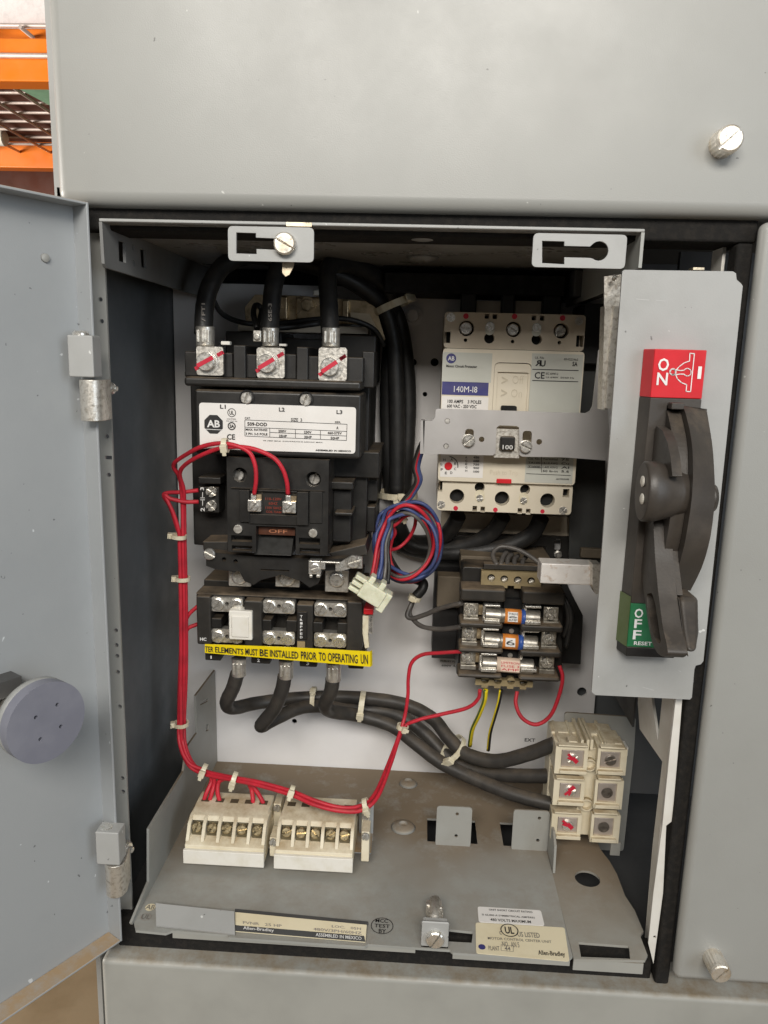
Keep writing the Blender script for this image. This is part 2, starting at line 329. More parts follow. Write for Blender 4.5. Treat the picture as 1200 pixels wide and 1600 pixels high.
def phillips(mb, c, r, h=None, ang=0.4, ax=FRONT):
    c = V(c); ax = V(ax).normalized(); h = h or r * 0.7; U = V((1, 0, 0)); U = (U - ax * U.dot(ax)).normalized(); B = ax.cross(U)
    mb.lathe(c, ax, [(r, 0), (r, h * 0.05)], 18)
    for q in range(4):
        a = ang + q * math.pi / 2; U2 = U * math.cos(a) + B * math.sin(a); B2 = B * math.cos(a) - U * math.sin(a); g = r * 0.2
        pl = [c + U2 * g + B2 * g] + [c + p for p in sector(V((0, 0, 0)), U2, B2, r * 0.97, math.asin(0.2), math.pi / 2 - math.asin(0.2), 5)]
        mb.prism([p + ax * (h * 0.05) for p in pl], ax * (h * 0.95))
    return mb
def ngon(px, py, r, Y, n=8, rot=math.pi / 8): p = P(px, py, Y); R = r * S(px, py, Y); return [(p.x + R * math.cos(rot + 2 * math.pi * k / n), p.z + R * math.sin(rot + 2 * math.pi * k / n)) for k in range(n)]
def lines_mesh(segs, Y, wd=0.00035):             # printed rules between picture points on plane Y
    mb = MB()
    for (a, b) in segs:
        A, B = P(*a, Y), P(*b, Y); d = (B - A).normalized(); n = V((-d.z, 0, d.x)) * wd / 2; mb.add([A - n, B - n, B + n, A + n], [(0, 1, 2, 3)])
    return mb
def circ_line(px, py, r, Y, wd=0.0004):
    p = P(px, py, Y); R = r * S(px, py, Y); return MB().curve(circ(p.x, p.z, R, 24), [circ(p.x, p.z, R - wd, 24)], (0, Y, 0), V((1, 0, 0)), V((0, 0, 1)), 0.00005)

# ================================================================== SETTING: floor and cabinet
fl = part('floor', MB().box(-9, 9, -8, 9, -0.95, -0.9), floor_m); fl['kind'] = 'structure'

cab = thing('control_cabinet', 'tall grey steel motor control cabinet frame with dark open interior around the pulled starter unit', 'cabinet', (0.0, 0.3, -0.9))
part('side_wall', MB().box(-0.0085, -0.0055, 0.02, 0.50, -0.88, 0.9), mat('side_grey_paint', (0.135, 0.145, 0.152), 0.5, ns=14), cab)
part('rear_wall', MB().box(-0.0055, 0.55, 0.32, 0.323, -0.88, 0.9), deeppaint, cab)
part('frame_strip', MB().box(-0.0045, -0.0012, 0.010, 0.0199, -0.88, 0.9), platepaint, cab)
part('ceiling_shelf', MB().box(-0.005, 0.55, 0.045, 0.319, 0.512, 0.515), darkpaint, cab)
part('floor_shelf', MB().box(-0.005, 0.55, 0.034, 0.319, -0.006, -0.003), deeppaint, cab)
# hinge post with its row of holes
hs = [(157, 468), (159, 502), (167, 682), (170, 742), (181, 985), (182, 1008), (183, 1025), (184, 1050), (187, 1104), (191, 1216), (192, 1237)]
Yp = 0.022; a, b = P(163.5, 450, Yp), P(204, 1330, Yp)
xr = (a.x + b.x) / 2
part('hinge_post', MB().plateY([(-0.0052, -0.02), (xr, -0.02), (xr, 0.508), (-0.0052, 0.508)], [circY(x, y, 3.4, Yp, 12) for x, y in hs] + [rectY(164, 712, 175, 718, Yp)], Yp, 0.002), paint, cab)
part('gasket', MB().box(-0.005, 0.398, 0.010, 0.042, 0.4855, 0.5105), foam, cab, 0.002, label='black foam gasket strip along the top of the opening')
part('gasket', MB().box(0.3868, 0.3966, 0.009, 0.022, 0.0005, 0.4853), foam, cab, 0.002, label='black foam gasket strip beside the wireway door')
part('gasket', MB().box(0.010, 0.386, 0.0145, 0.026, -0.002, 0.0235), foam, cab, 0.002, label='black foam gasket strip under the tray')
# white upright of the wireway
X0 = 0.3845
up = pyz([(1040, 1140), (1060, 1090), (1078, 700), (1104, 500), (1150, 380), (1122, 380), (1066, 700)], X0)
mbp = MB().box(X0, X0 + 0.0018, 0.0235, 0.040, 0.30, 0.485)
mbp.plateX([(0.0235, 0.30), (0.0235, 0.085), (0.0235, 0.012), (0.0300, 0.012), (0.0345, 0.09), (0.033, 0.1537), (0.087, 0.150), (0.0975, 0.166), (0.0975, 0.205), (0.089, 0.205), (0.046, 0.1625), (0.046, 0.30)], [], X0, 0.0018)
part('wireway_upright', mbp, postwhite, cab)
part('upright_edge', MB().plateY(pxz([(1056, 1092), (1066, 1092), (1059, 1180), (1050, 1283), (1041, 1290), (1036, 1395), (1021, 1506), (1013, 1474), (1021, 1395), (1035, 1290), (1046, 1180)], 0.0110), [circY(1023, 1464, 2.6, 0.0110, 8)], 0.0110, 0.0012), postwhite, cab)
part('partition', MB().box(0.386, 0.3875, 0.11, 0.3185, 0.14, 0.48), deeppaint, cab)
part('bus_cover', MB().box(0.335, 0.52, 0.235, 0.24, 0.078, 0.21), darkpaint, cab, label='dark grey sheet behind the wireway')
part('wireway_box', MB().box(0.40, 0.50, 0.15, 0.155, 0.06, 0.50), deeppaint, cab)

upn = thing('cabinet_panel', 'large plain grey blank panel above the open starter compartment', 'panel', (0.25, 0.0, 0.5))
part('panel_skin', MB().box(0.0006, 0.506, 0.0, 0.022, 0.4975, 0.86), paint, upn, 0.0075, 6)
def captive(parent, px, py, L, ang, r=22.0):
    p = P(px, py, -L); R = r * S(px, py, -L)
    mb = MB(); n = 40; c = V((p.x, 0.0, p.z)); vs = []; fs = []
    prof = [(R * 1.0, 0.0), (R, L * 0.9), (R * 0.95, L)]
    for j, (rr, h) in enumerate(prof):
        for k in range(n):
            q = rr * (1.0 if k % 2 else 0.965); t = 2 * math.pi * k / n; vs.append(c + V((q * math.cos(t), -h, q * math.sin(t))))
    for j in range(2):
        for k in range(n): fs.append((j * n + k, j * n + (k + 1) % n, (j + 1) * n + (k + 1) % n, (j + 1) * n + k))
    mb.add(vs, fs); slotted(mb, c + V((0, -L, 0)), R * 0.95, 0.0028, ang, gap=0.10)
    return part('captive_screw', mb, steel_warm, parent)
steel_warm = mat('warm_nickel', (0.80, 0.76, 0.69), 0.36, 0.75, c2=(0.66, 0.57, 0.44), ns=150, nd=5)
captive(upn, 1139, 218, 0.0095, 0.75)
dn = thing('cabinet_panel', 'grey panel below the open starter compartment with a dusty top lip', 'panel', (0.25, 0.0, -0.3))
part('panel_skin', MB().box(0.0035, 0.506, 0.0, 0.0334, -0.6, 0.0), lippaint, dn, 0.0035, 4)
rd = thing('wireway_door', 'tall narrow grey wireway door right of the disconnect handle', 'panel', (0.45, 0.0, 0.0))
part('door_skin', MB().box(0.3955, 0.506, -0.001, 0.0085, 0.0135, 0.4955), paint, rd, 0.0070, 6)
captive(rd, 1125, 1518, 0.0135, 0.85, 16.5)

# ================================================================== OPEN DOOR on its two hinges
A0 = V((0.0198, 0.0, 0.0)); dS = V((-0.545, -0.8385, 0)).normalized(); nI = V((-dS.y, dS.x, 0)).normalized(); UPZ = V((0, 0, 1))
if nI.x < 0: nI = -nI
def D(s, n, z): return A0 + dS * s + nI * n + UPZ * z
door = thing('compartment_door', 'open grey door swung left with latch disc and two hinges', 'door', (0.0198, 0.0, 0.0166))
def dbox(s0, s1, n0, n1, z0, z1): return MB().add([D(s, n, z) for z in (z0, z1) for n in (n0, n1) for s in (s0, s1)], [(0, 1, 3, 2), (4, 6, 7, 5), (0, 4, 5, 1), (1, 5, 7, 3), (3, 7, 6, 2), (2, 6, 4, 0)])
ZT, ZB, T = 0.4988, 0.0166, 0.0135
mbd = dbox(0.0012, 0.36, -T - 0.0016, -T, ZB, ZT)
part('door_skin', mbd, doorpaint, door)
part('hinge_flange', dbox(0.0, 0.0016, -T - 0.0016, 0.0, ZB, ZT), doorpaint, door, 0.0005)
part('top_flange', dbox(0.0016, 0.36, -T, 0.0, ZT - 0.0016, ZT), doorpaint, door, 0.0005)
part('bottom_flange', dbox(0.0016, 0.36, -T, 0.0, ZB, ZB + 0.0016), doorpaint, door, 0.0005)
def doorpt(px, py, n):                            # point of the door at depth n of its pan
    r = right * ((px - 600) / FPX) + down * ((py - 800) / FPX) + fwd; t = (A0 + nI * n - CAM).dot(nI) / r.dot(nI); return CAM + r * t
for q in ((70, 403),):
    p = doorpt(*q, -T); part('stud', MB().lathe(p, nI, [(0.0026, 0), (0.0024, 0.0012), (0.0008, 0.0018)], 12), paint, door)
# latch disc and shaft
c = doorpt(74, 1129, 0.034)
dax = nI.copy(); sc_ = (CAM - c).length / FPX; Rd = 57.5 * sc_
mb = MB(); U = dax.orthogonal().normalized(); B = dax.cross(U)
def dloc(px, py):
    r = right * ((px - 600) / FPX) + down * ((py - 800) / FPX) + fwd; t = (c - CAM).dot(dax) / r.dot(dax); q = CAM + r * t - c; return q.dot(U), q.dot(B)
hl = [circ(*dloc(x, y), 0.0011, 10) for x, y in ((89.5, 1101), (56, 1121), (95, 1135), (63, 1155))]
mb.curve(circ(0, 0, Rd, 48), hl, c, U, B, -0.007)
disc = part('latch_disc', mb, discp, door, 0.0006)
mb = MB().lathe(c - dax * 0.0125, dax, [(Rd * 0.97, 0), (Rd * 0.998, 0.0012), (Rd * 0.998, 0.0054)], 48); part('disc_back', mb, discside, door)
sh = c - nI * (0.034 + T); mb = MB().tube([sh, sh + nI * 0.020, c - dax * 0.016, c - dax * 0.011], 0.0065, 14, False); part('latch_shaft', mb, bright, door)
mb = MB().obox(doorpt(-14, 1078, -T + 0.006), dS, UPZ, nI, 0.030, 0.010, 0.012); part('latch_block', mb, deeppaint, door)
# hinges (attached at the door edge)
def hinge(pxy_c, pxy_g, bolt, name_lab, pin):
    (x0, y0, x1, y1) = pxy_c; Yh = -0.012
    a, b = P(x0, y0, Yh), P(x1, y1, Yh)
    part('hinge_cover', MB().box(a.x, b.x, Yh, Yh + 0.012, b.z, a.z), platepaint, door, 0.0009, label='grey folded hinge cover of the ' + name_lab)
    (x0, y0, x1, y1, xm) = pxy_g; a, b, m = P(x0, y0, Yh), P(x1, y1, Yh), P(xm, y1, Yh); e = P(x1, y0, 0.012)
    rr = (m.x - a.x) / 2; cx, cy = (a.x + m.x) / 2, Yh + rr + 0.0005
    pl = [V((cx + rr * math.cos(t), cy + rr * math.sin(t) * 0.9, b.z)) for t in [math.pi * 0.62 + k * (math.pi * 1.28) / 14 for k in range(15)]]
    pl += [V((m.x + 0.0004, cy + 0.002, b.z)), V((e.x, 0.011, b.z)), V((e.x - 0.0016, 0.0125, b.z)), V((m.x - 0.0018, cy + 0.0045, b.z))]
    part('hinge_knuckle', MB().prism(pl, V((0, 0, a.z - b.z))), galv, door, 0.0005, label='galvanised knuckle of the ' + name_lab)
    p = P(bolt[0], bolt[1], 0.018); r = bolt[2] * S(bolt[0], bolt[1], 0.018)
    part('hinge_bolt', MB().lathe(p + V((-0.006, 0.001, 0)), V((1, -0.35, 0)), [(r, 0), (r * 1.02, 0.0015), (r, 0.0045), (r * 0.8, 0.006), (r * 0.45, 0.0065), (r * 0.4, 0.009), (r * 0.2, 0.0095)], 16), bright, door)
    if pin: q = P(pin[0], pin[1], Yh + 0.006); part('hinge_pin', MB().lathe(q - V((0, 0, 0.02)), UPZ, [(0.004, 0), (0.004, 0.0185), (0.0048, 0.0187), (0.0048, 0.0205), (0.0035, 0.0218)], 18), bright, door)
hinge((104, 523, 147, 590), (116, 593, 174, 660, 155), (178, 607, 10), 'upper hinge', (126, 522))
hinge((148, 1300, 187, 1353), (158, 1356, 205, 1408, 190), (203, 1325, 11), 'lower hinge', (167, 1295))

# ================================================================== STARTER UNIT (the pulled bucket)
unit = thing('starter_unit', 'grey sheet metal starter unit tray and frame with white back panel inside the cabinet', 'starter unit', (0.2, 0.1, 0.02))
XL, XR, XE, ZF = 0.0275, 0.3265, 0.3775, 0.030
# back panel
bh = [circY(641, 494, 6, .22), circY(679, 566, 6.2, .22), circY(646, 566, 5, .22), circY(664, 616, 3.6, .22), circY(909, 1081, 7.5, .22), circY(460, 1127, 4, .22), circY(540, 1030, 4, .22)]
part('back_panel', MB().plateY([(-0.0045, 0.027), (0.3835 - 0.0, 0.027), (0.3835, 0.476), (-0.0045, 0.476)], bh, 0.22, 0.002), panelwhite, unit)
part('standoff_washer', MB().lathe(P(645, 494, .219), FRONT, [(0.0085, 0), (0.0085, 0.0012), (0.0052, 0.0016), (0.005, 0.006), (0.0025, 0.006)], 20), panelwhite, unit)
lettering(unit, [('PLACE FUSE HERE', bxY(622, 853, 662, 858, .2195)), ('600V  CLASS CC  TYPE', bxY(620, 861, 660, 866, .2195)), ('PRIMARY FUSE', bxY(688, 1031, 716, 1035, .2195)), ('600V 4A', bxY(690, 1038, 716, 1042, .2195)), ('EXT', bxY(820, 1153, 836, 1159, .2195))], ink, 'panel_print')
# tray floor with its real openings
def PZ(l): return pxy(l, ZF)
tabs = [(683, 735, 1320), (803, 855, 1327)]
fh = []
for (xa, xb, yb) in tabs:
    a, b = P(xa, yb, Z=ZF), P(xb, yb + 1, Z=ZF); bx2 = b.x + (0.006 if xa < 700 else -0.003); fh.append([(a.x - 0.008, a.y + 0.004), (bx2, a.y + 0.004), (bx2, a.y + 0.036), (a.x - 0.008, a.y + 0.036)])
a = P(630, 1293, Z=ZF); fh.append(circ(a.x, a.y, 0.0035, 12)); a = P(638, 1226, Z=ZF); fh.append(circ(a.x, a.y, 0.003, 12))
lh = PZ([(664, 1480), (658, 1479), (658, 1442), (700, 1445), (702, 1452), (739, 1456), (737, 1473), (700, 1471), (700, 1482)])
out = [(XL + 0.004, -0.0050), (0.0525, -0.0060), (0.056, -0.0035), (0.095, -0.0040), (0.0955, -0.0062), (0.188, -0.0067), (0.19, -0.0045), (0.222, -0.0050), (0.245, -0.0052), (0.247, -0.0075), (XR - 0.004, -0.0080), (XR, -0.004), (XR + 0.0005, 0.079), (XR + 0.0005, 0.2185), (XL, 0.2185), (XL, 0.002)]
part('tray_floor', MB().plateZ(out, fh + [lh], ZF, 0.0018), traypaint, unit)
traybrown = mat('dusty_tray_paint', (0.33, 0.325, 0.295), 0.45, c2=(0.29, 0.28, 0.25), ns=15, nd=6, dust=0.9, dc=(0.215, 0.155, 0.095), band=(0.045, 0.14), bump=0.06, bs=700)
part('tray_floor', MB().plateZ([(XR + 0.0006, -0.0055), (XE - 0.003, -0.0025), (XE, 0.002), (XE, 0.020), (XE + 0.0035, 0.024), (XE + 0.003, 0.045), (XE, 0.06), (XE, 0.085), (XE - 0.002, 0.10), (XE - 0.006, 0.115), (XE - 0.006, 0.215), (XR + 0.0006, 0.215)], [PZ([(904, 1470), (983, 1476), (985, 1496), (908, 1493)]), circ(P(918, 1371, Z=ZF).x, P(918, 1371, Z=ZF).y, 0.0095, 28, 1.0)], ZF - 0.001, 0.0018), traybrown, unit, label='narrow right tray floor with a round hole and a slot')
part('front_rim', MB().box(0.056, 0.222, -0.0025, -0.0010, ZF - 0.0065, ZF - 0.002).box(0.247, XR - 0.002, -0.0060, -0.0045, ZF - 0.006, ZF - 0.002).box(XR + 0.001, XE - 0.004, -0.0035, -0.0020, ZF - 0.011, ZF - 0.003), lippaint, unit)
for (x, y, r) in ((630, 1297, .0105), (638, 1229, .0085)):
    p = P(x, y - 4, Z=ZF); part('floor_dimple', MB().lathe(p, UPZ, [(r, 0.0002), (r * 0.8, 0.0022), (r * 0.5, 0.0036), (0.0036, 0.0038), (0.0032, 0.001)], 24), traypaint, unit)
for (xa, xb, yb), yt in zip(tabs, (1259, 1265)):
    Yt = P(xa, yb, Z=ZF).y; a, b = P(xa, yt, Yt), P(xb, yb, Yt); o_ = rnd([(a.x, ZF - 0.001), (b.x, ZF - 0.001), (b.x, a.z), (a.x, a.z)], 0.003)
    hx = a.x + (0.58 if xa < 700 else 0.72) * (b.x - a.x); hz = a.z - ZF
    part('upright_tab', MB().plateY(o_, [circ(hx, ZF + hz * 0.26, 0.0014, 12), circ(hx, ZF + hz * 0.82, 0.0014, 12)], Yt, 0.0015), traypaint, unit)
# left flange of the tray, with the tapered front and the tail
fl_ = pyz([(206, 1442), (233, 1377), (233, 1295), (287, 1205), (292, 1168), (308, 1145), (306, 1087), (336, 1047), (340, 1196)], XL)
part('left_flange', MB().plateX(rnd(fl_[:3], 0.002)[:0] + fl_ + [(0.2185, ZF), (0.0, ZF)], [rnd(pyz([(313, 1097), (325, 1091), (325, 1096), (313, 1102)], XL), 0.001), rnd(pyz([(322, 1133), (326, 1131), (326, 1141), (322, 1143)], XL), 0.001)], XL - 0.0018, 0.0018), traypaint, unit)
part('divider_flange', MB().plateX([(0.080, ZF), (0.150, ZF), (0.150, 0.058), (0.092, 0.058), (0.082, 0.052)], [], XR + 0.0008, 0.0018), traypaint, unit)
# top of the unit
shaded_top = mat('shaded_grey_paint', (0.27, 0.268, 0.26), 0.32, c2=(0.19, 0.18, 0.165), ns=12, nd=5)  # unit's grey paint darkened: shade of the underside put into the colour
part('top_plate', MB().box(XL, 0.331, 0.003, 0.2195, 0.4882, 0.490), shaded_top, unit)
part('top_rim', MB().box(XL - 0.0018, 0.3323, -0.0015, 0.0029, 0.4883, 0.4901), platepaint, unit, 0.0006)
slots = [pyz([(185, 376), (196, 379), (197, 411), (186, 408)], XL), pyz([(219, 388), (228, 391), (229, 420), (221, 417)], XL)] + [circ(*pyz([(x, y)], XL)[0], 0.0022, 10) for x, y in ((208, 387), (209, 411))]
part('top_flange', MB().plateX([(-0.0012, 0.4882), (0.0, 0.4655), (0.003, 0.4635), (0.115, 0.4632), (0.2190, 0.4628), (0.2190, 0.4880), (0.006, 0.4882)], slots, XL - 0.0018, 0.0018), mat('shaded_flange_paint', (0.20, 0.20, 0.195), 0.45, c2=(0.14, 0.138, 0.13), ns=10), unit, label='slotted left flange of the top plate')  # left flange painted darker than the right one, shade in its colour
part('top_flange', MB().plateX([(-0.0012, 0.4882), (-0.0012, 0.4695), (0.004, 0.4690), (0.012, 0.4640), (0.2190, 0.4628), (0.2190, 0.4880), (0.006, 0.4882)], [], 0.3305, 0.0018), traypaint, unit, label='right flange of the top plate')
for (x, y) in ((660, 368), (660, 402)):
    p = P(x, y, Z=0.488); part('top_dimple', MB().lathe(V((p.x, p.y, 0.488)), -UPZ, [(0.012, 0), (0.009, 0.002), (0.004, 0.003)], 20), shaded_top, unit)
Yb = -0.0035
o1 = rnd(rectY(356, 353, 490, 410, Yb), 0.0028); h1 = pxz([(369, 363), (400, 364), (400, 371), (446, 373), (452, 378), (452, 386), (446, 391), (401, 389), (401, 397), (369, 396)], Yb)
part('mounting_tab', MB().plateY(o1, [h1], Yb, 0.0018), platepaint, unit, label='left hanging tab with a stepped slot')
o2 = rnd(rectY(834, 364, 976, 420, Yb), 0.0028); p = P(921, 392, Yb)
kk = pxz([(847, 376), (882, 377), (882, 384), (922, 385)], Yb) + [(P(936, 392, Yb).x + 0.0052 * math.cos(t), P(936, 392, Yb).z + 0.0052 * math.sin(t)) for t in [2.2 - k * (4.4 / 14) for k in range(15)]] + pxz([(922, 403), (882, 402), (882, 413), (847, 411)], Yb)
part('mounting_tab', MB().plateY(o2, [kk], Yb, 0.0018), platepaint, unit, label='right hanging tab with a keyhole slot')
part('tab_screw', slotted(MB(), P(446, 381.5, Yb - 0.0003), 17 * S(446, 381, Yb), 0.0045, -0.5, gap=0.09), steel_warm, unit)
part('spring_clip', MB().prism([P(*q, 0.003) for q in ((441, 408), (460, 409), (458, 418), (452, 429), (446, 432), (441, 426))], V((0, 0.001, 0))), clip_m, unit)
part('spring_clip', MB().pbox(447, 347, 487, 354, -0.002, 0.01), clip_m, unit, label='small pale clip on the top edge')
# name plate holder and labels on the tray front
def card(name, q, m, parent, th=0.0006, label=None):  # a flat card through four picture points with their own Z
    pts = [P(a, b, Z=z) for a, b, z in q]; n = (pts[1] - pts[0]).cross(pts[3] - pts[0]).normalized()
    if n.dot(CAM - pts[0]) < 0: n = -n
    return part(name, MB().prism([p for p in pts], -n * th), m, parent, label=label), pts, n
ca, pts, n = card('sliding_cover', [(243, 1411, .0365), (366, 1424, .0365), (367, 1460, .0318), (244, 1446, .0318)], platepaint, unit, 0.0012)
ca, pts, n = card('name_card', [(367, 1425, .0335), (573, 1445, .0335), (571, 1472, .0312), (368, 1455, .0312)], creampaper, unit, 0.0006, label='cream name card in its holder')
def onq(pts, n, u0, v0, u1, v1):                  # box on a card: fractions from top left
    f = lambda u, v: (pts[0] * (1 - u) + pts[1] * u) * (1 - v) + (pts[3] * (1 - u) + pts[2] * u) * v
    O = f(u0, v1); return O + n * 0.0002, f(u1, v1) - O, f(u0, v0) - O
O, U, Vv = onq(pts, n, 0, .70, 1, 1); part('card_band', MB().add([O, O + U, O + U + Vv, O + Vv], [(0, 1, 2, 3)]), deeppaint, ca)
lettering(ca, [('Allen-Bradley', onq(pts, n, .06, .74, .30, .95)), ('ASSEMBLED IN MEXICO', onq(pts, n, .62, .76, .97, .94))], white)
lettering(ca, [('FVNR   25 HP', onq(pts, n, .06, .48, .36, .62)), ('LOC.   05H', onq(pts, n, .74, .24, .96, .38)), ('480V/3PH/60HZ', onq(pts, n, .60, .48, .97, .64))], greyink)
part('card_slot', MB().prism([P(367, 1421, Z=.0312), P(575, 1441, Z=.0312), P(575, 1446, Z=.0312), P(367, 1426, Z=.0312)], V((0, 0, 0.0006))), deeppaint, unit)
def floorlabel(name, q, m, label, r=0.002):
    o_ = rnd(pxy(q, ZF), r); return part(name, MB().plateZ(o_, [], ZF + 0.0004, 0.0004), m, unit, label=label)
Zl = ZF + 0.0004
l1 = floorlabel('rating_label', [(746, 1417), (845, 1423), (851, 1447), (748, 1441)], paper, 'white short circuit rating label')
lettering(l1, [('UNIT SHORT CIRCUIT RATING', bxZ(764, 1420, 832, 1427, Zl)), ('IS 65,000 A SYMMETRICAL AMPERES', bxZ(753, 1428, 836, 1436, Zl)), ('480 VOLTS MAXIMUM', bxZ(766, 1435, 830, 1443, Zl))], ink, lift=0.0002)
l2 = floorlabel('listing_label', [(743, 1442), (882, 1450), (890, 1503), (744, 1490)], creampaper, 'cream listing label with round logo')
lettering(l2, [('MOTOR CONTROL CENTER UNIT', bxZ(762, 1464, 862, 1474, Zl)), ('NO.  AN 5', bxZ(784, 1471, 812, 1481, Zl)), ('PLANT', bxZ(763, 1478, 781, 1486, Zl)), ('44', bxZ(788, 1479, 798, 1486, Zl)), ('c', bxZ(780, 1455, 784, 1461, Zl)), ('US LISTED', bxZ(808, 1456, 844, 1466, Zl))], faint, lift=0.0002)
lettering(l2, [('Allen-Bradley', bxZ(840, 1485, 884, 1497, Zl), 0.02), ('UL', bxZ(788, 1448, 804, 1460, Zl), 0.03)], ink, lift=0.0002)
def zring(px, py, r, wd, m, parent, name='ring_print', fill=False):
    p = P(px, py, Z=Zl); return part(name, MB().curve(circ(p.x, p.y, r, 28), [] if fill else [circ(p.x, p.y, r - wd, 28)], (0, 0, Zl + 0.00025), V((1, 0, 0)), V((0, 1, 0)), 0.00005), m, parent)
zring(796, 1454, 0.0062, 0.0007, ink, l2); zring(753, 1480, 0.0024, 0, navy, l2, fill=True)
mbx = MB()
for a, b in (((783, 1476), (802, 1478)), ((783, 1485), (802, 1487)), ((783, 1476), (783, 1485)), ((802, 1478), (802, 1487))):
    A, B = P(*a, Z=Zl + .0002), P(*b, Z=Zl + .0002); d = (B - A).normalized(); nn = V((-d.y, d.x, 0)) * 0.00015; mbx.add([A - nn, B - nn, B + nn, A + nn], [(0, 1, 2, 3)])
part('box_print', mbx, faint, l2)
st = zring(597, 1447, 0.0078, 0.0005, ink, unit, 'test_stamp'); st['label'] = 'round ink stamp on the tray floor'
lettering(st, [('MCC', bxZ(587, 1436, 606, 1443, Zl)), ('TEST', bxZ(585, 1444, 609, 1451, Zl)), ('BY', bxZ(592, 1452, 603, 1459, Zl))], ink)
for (x, y, m, t) in ((235, 1418, creampaper, 'AB'), (228, 1433, greyink, 'UL')):
    s_ = zring(x, y, 0.0036, 0.0006, m, unit, 'round_sticker', m is creampaper); lettering(s_, [(t, bxZ(x - 5, y - 4, x + 5, y + 4, Zl + .0001))], faint)
# captive latch on the tray front
part('latch_bracket', MB().pbox(659, 1440, 700, 1481, -0.0065, -0.005).pbox(661, 1447, 698, 1478, -0.005, 0.004), platepaint, unit, 0.0008)
Pl = P(680, 1465, -0.0065)
part('latch_screw', slotted(MB(), Pl, 14 * S(680, 1465, -0.0065), 0.0035, 1.05, gap=0.09), bright, unit)
mb = MB()
for k in range(5): mb.ring(P(680, 1449, 0.006) + V((0, 0.0022 * k, 0.0006 * k)), V((0, 1, 0.15)), 0.0042, 0.0012, 0.0009, 16)
mb.cyl(P(680, 1448, 0.004), P(680, 1448, 0.004) + V((0, 0.022, 0.004)), 0.0036, 14); part('latch_spring', mb, galv, unit)
part('latch_pin', MB().pbox(666, 1414, 676, 1432, 0.022, 0.028).pbox(679, 1418, 690, 1438, 0.018, 0.026).pbox(668, 1426, 692, 1446, 0.016, 0.024), galv, unit, 0.0006)

# ================================================================== CONTACTOR
con = thing('contactor', 'large black three pole contactor with white rating label', 'contactor', (0.11, 0.19, 0.30))
mb = MB().pbox(296, 556, 572, 862, 0.135, 0.2195).pbox(352, 517, 440, 560, 0.16, 0.2195).pbox(528, 523, 586, 600, 0.155, 0.2195).pbox(436, 528, 530, 560, 0.17, 0.2195)
part('rear_housing', mb, black, con, 0.0012)
for q in ((288, 549, 311, 588), (346, 551, 364, 590), (384, 553, 401, 591), (442, 553, 463, 593), (480, 556, 498, 595), (540, 558, 567, 598)): part('terminal_barrier', MB().pbox(*q, 0.098, 0.15), black, con, 0.0009)
for q in ((364, 539, 384, 592), (463, 542, 481, 597)): part('pole_divider', MB().pbox(*q, 0.0935, 0.15), black, con, 0.0009)
mb = MB(); mb.pbox(288, 580, 568, 597, 0.1005, 0.15).pbox(566, 549, 584, 606, 0.112, 0.15)
part('terminal_shelf', mb, black, con, 0.0009)
part('arc_cover', MB().pbox(287, 588, 564, 611, 0.088, 0.134).pbox(303, 608, 563, 718, 0.0885, 0.134), black, con, 0.0022, 3)
# rating label
lab = part('rating_label', MB().plateY(rnd(rectY(311, 629, 555, 709, 0.0878), 0.0025), [], 0.0878, 0.0006), paper, con, label='white rating label on the arc cover')
Yl = 0.0877
lettering(lab, [('L1', bxY(344, 632, 353, 638.5, Yl), .02), ('L2', bxY(436, 636.5, 445, 643, Yl), .02), ('L3', bxY(526, 640.5, 535, 647, Yl), .02), ('CE', bxY(354.7, 678, 367.5, 687, Yl), .02), ('CAT.', bxY(382.6, 651.5, 391.8, 655, Yl)), ('SIZE  3', bxY(454.8, 653, 472, 658.7, Yl)), ('SER.', bxY(523.5, 658, 533, 661, Yl)),
    ('509-DOD', bxY(386.6, 659.4, 417.5, 666.1, Yl), .025), ('MAX. RATINGS', bxY(384, 669, 418, 673.6, Yl), .02), ('3 PH. 3-5 POLE', bxY(384, 675.6, 418, 680.3, Yl), .02), ('200V', bxY(435, 671.3, 447.4, 675.6, Yl), .02), ('230V', bxY(475, 673, 486.8, 677.5, Yl), .02), ('460-575V', bxY(512, 674.2, 534, 679, Yl), .02), ('25HP', bxY(436, 679, 448.5, 683.3, Yl), .02), ('30HP', bxY(475.5, 680.5, 487.2, 685, Yl), .02), ('50HP', bxY(516.7, 682.3, 530, 686.8, Yl), .02), ('A', bxY(525.7, 666, 529, 670.6, Yl), .02),
    ('90 AMP MAX. CONTINUOUS-600VAC MAX.', bxY(411.4, 687.5, 505, 692, Yl)), ('ASSEMBLED IN MEXICO', bxY(493, 701.8, 548.6, 706.3, Yl), .03), ('LISTED', bxY(355, 653.5, 369, 655.5, Yl)), ('IND. CONT. EQ.', bxY(354, 656.8, 371, 659, Yl)), ('UL', bxY(358.5, 641.5, 365.5, 648, Yl), .02), ('SA', bxY(359, 663, 366, 668.5, Yl), .03)], ink)
part('rule_print', lines_mesh([((382.6, 656), (542.3, 662.8)), ((382.6, 681.2), (541.4, 688.2)), ((382.6, 656), (382.6, 681.2)), ((542.3, 662.8), (541.4, 688.2)), ((382.6, 667.3), (542, 674)), ((421.5, 675.5), (541.5, 681.2)), ((421.5, 669), (421.5, 683)), ((461.6, 671), (461.6, 684.8)), ((500.7, 672.5), (500.7, 686.5))], Yl - 0.0003, 0.0003), ink, lab)
part('logo_print', MB().plateY(ngon(333.7, 663, 15.5, Yl - 0.0002), [], Yl - 0.0002, 0.0002), ink, lab); lettering(lab, [('AB', bxY(323.5, 656, 344, 668, Yl - 0.0003), .03)], white, 'logo_lettering')
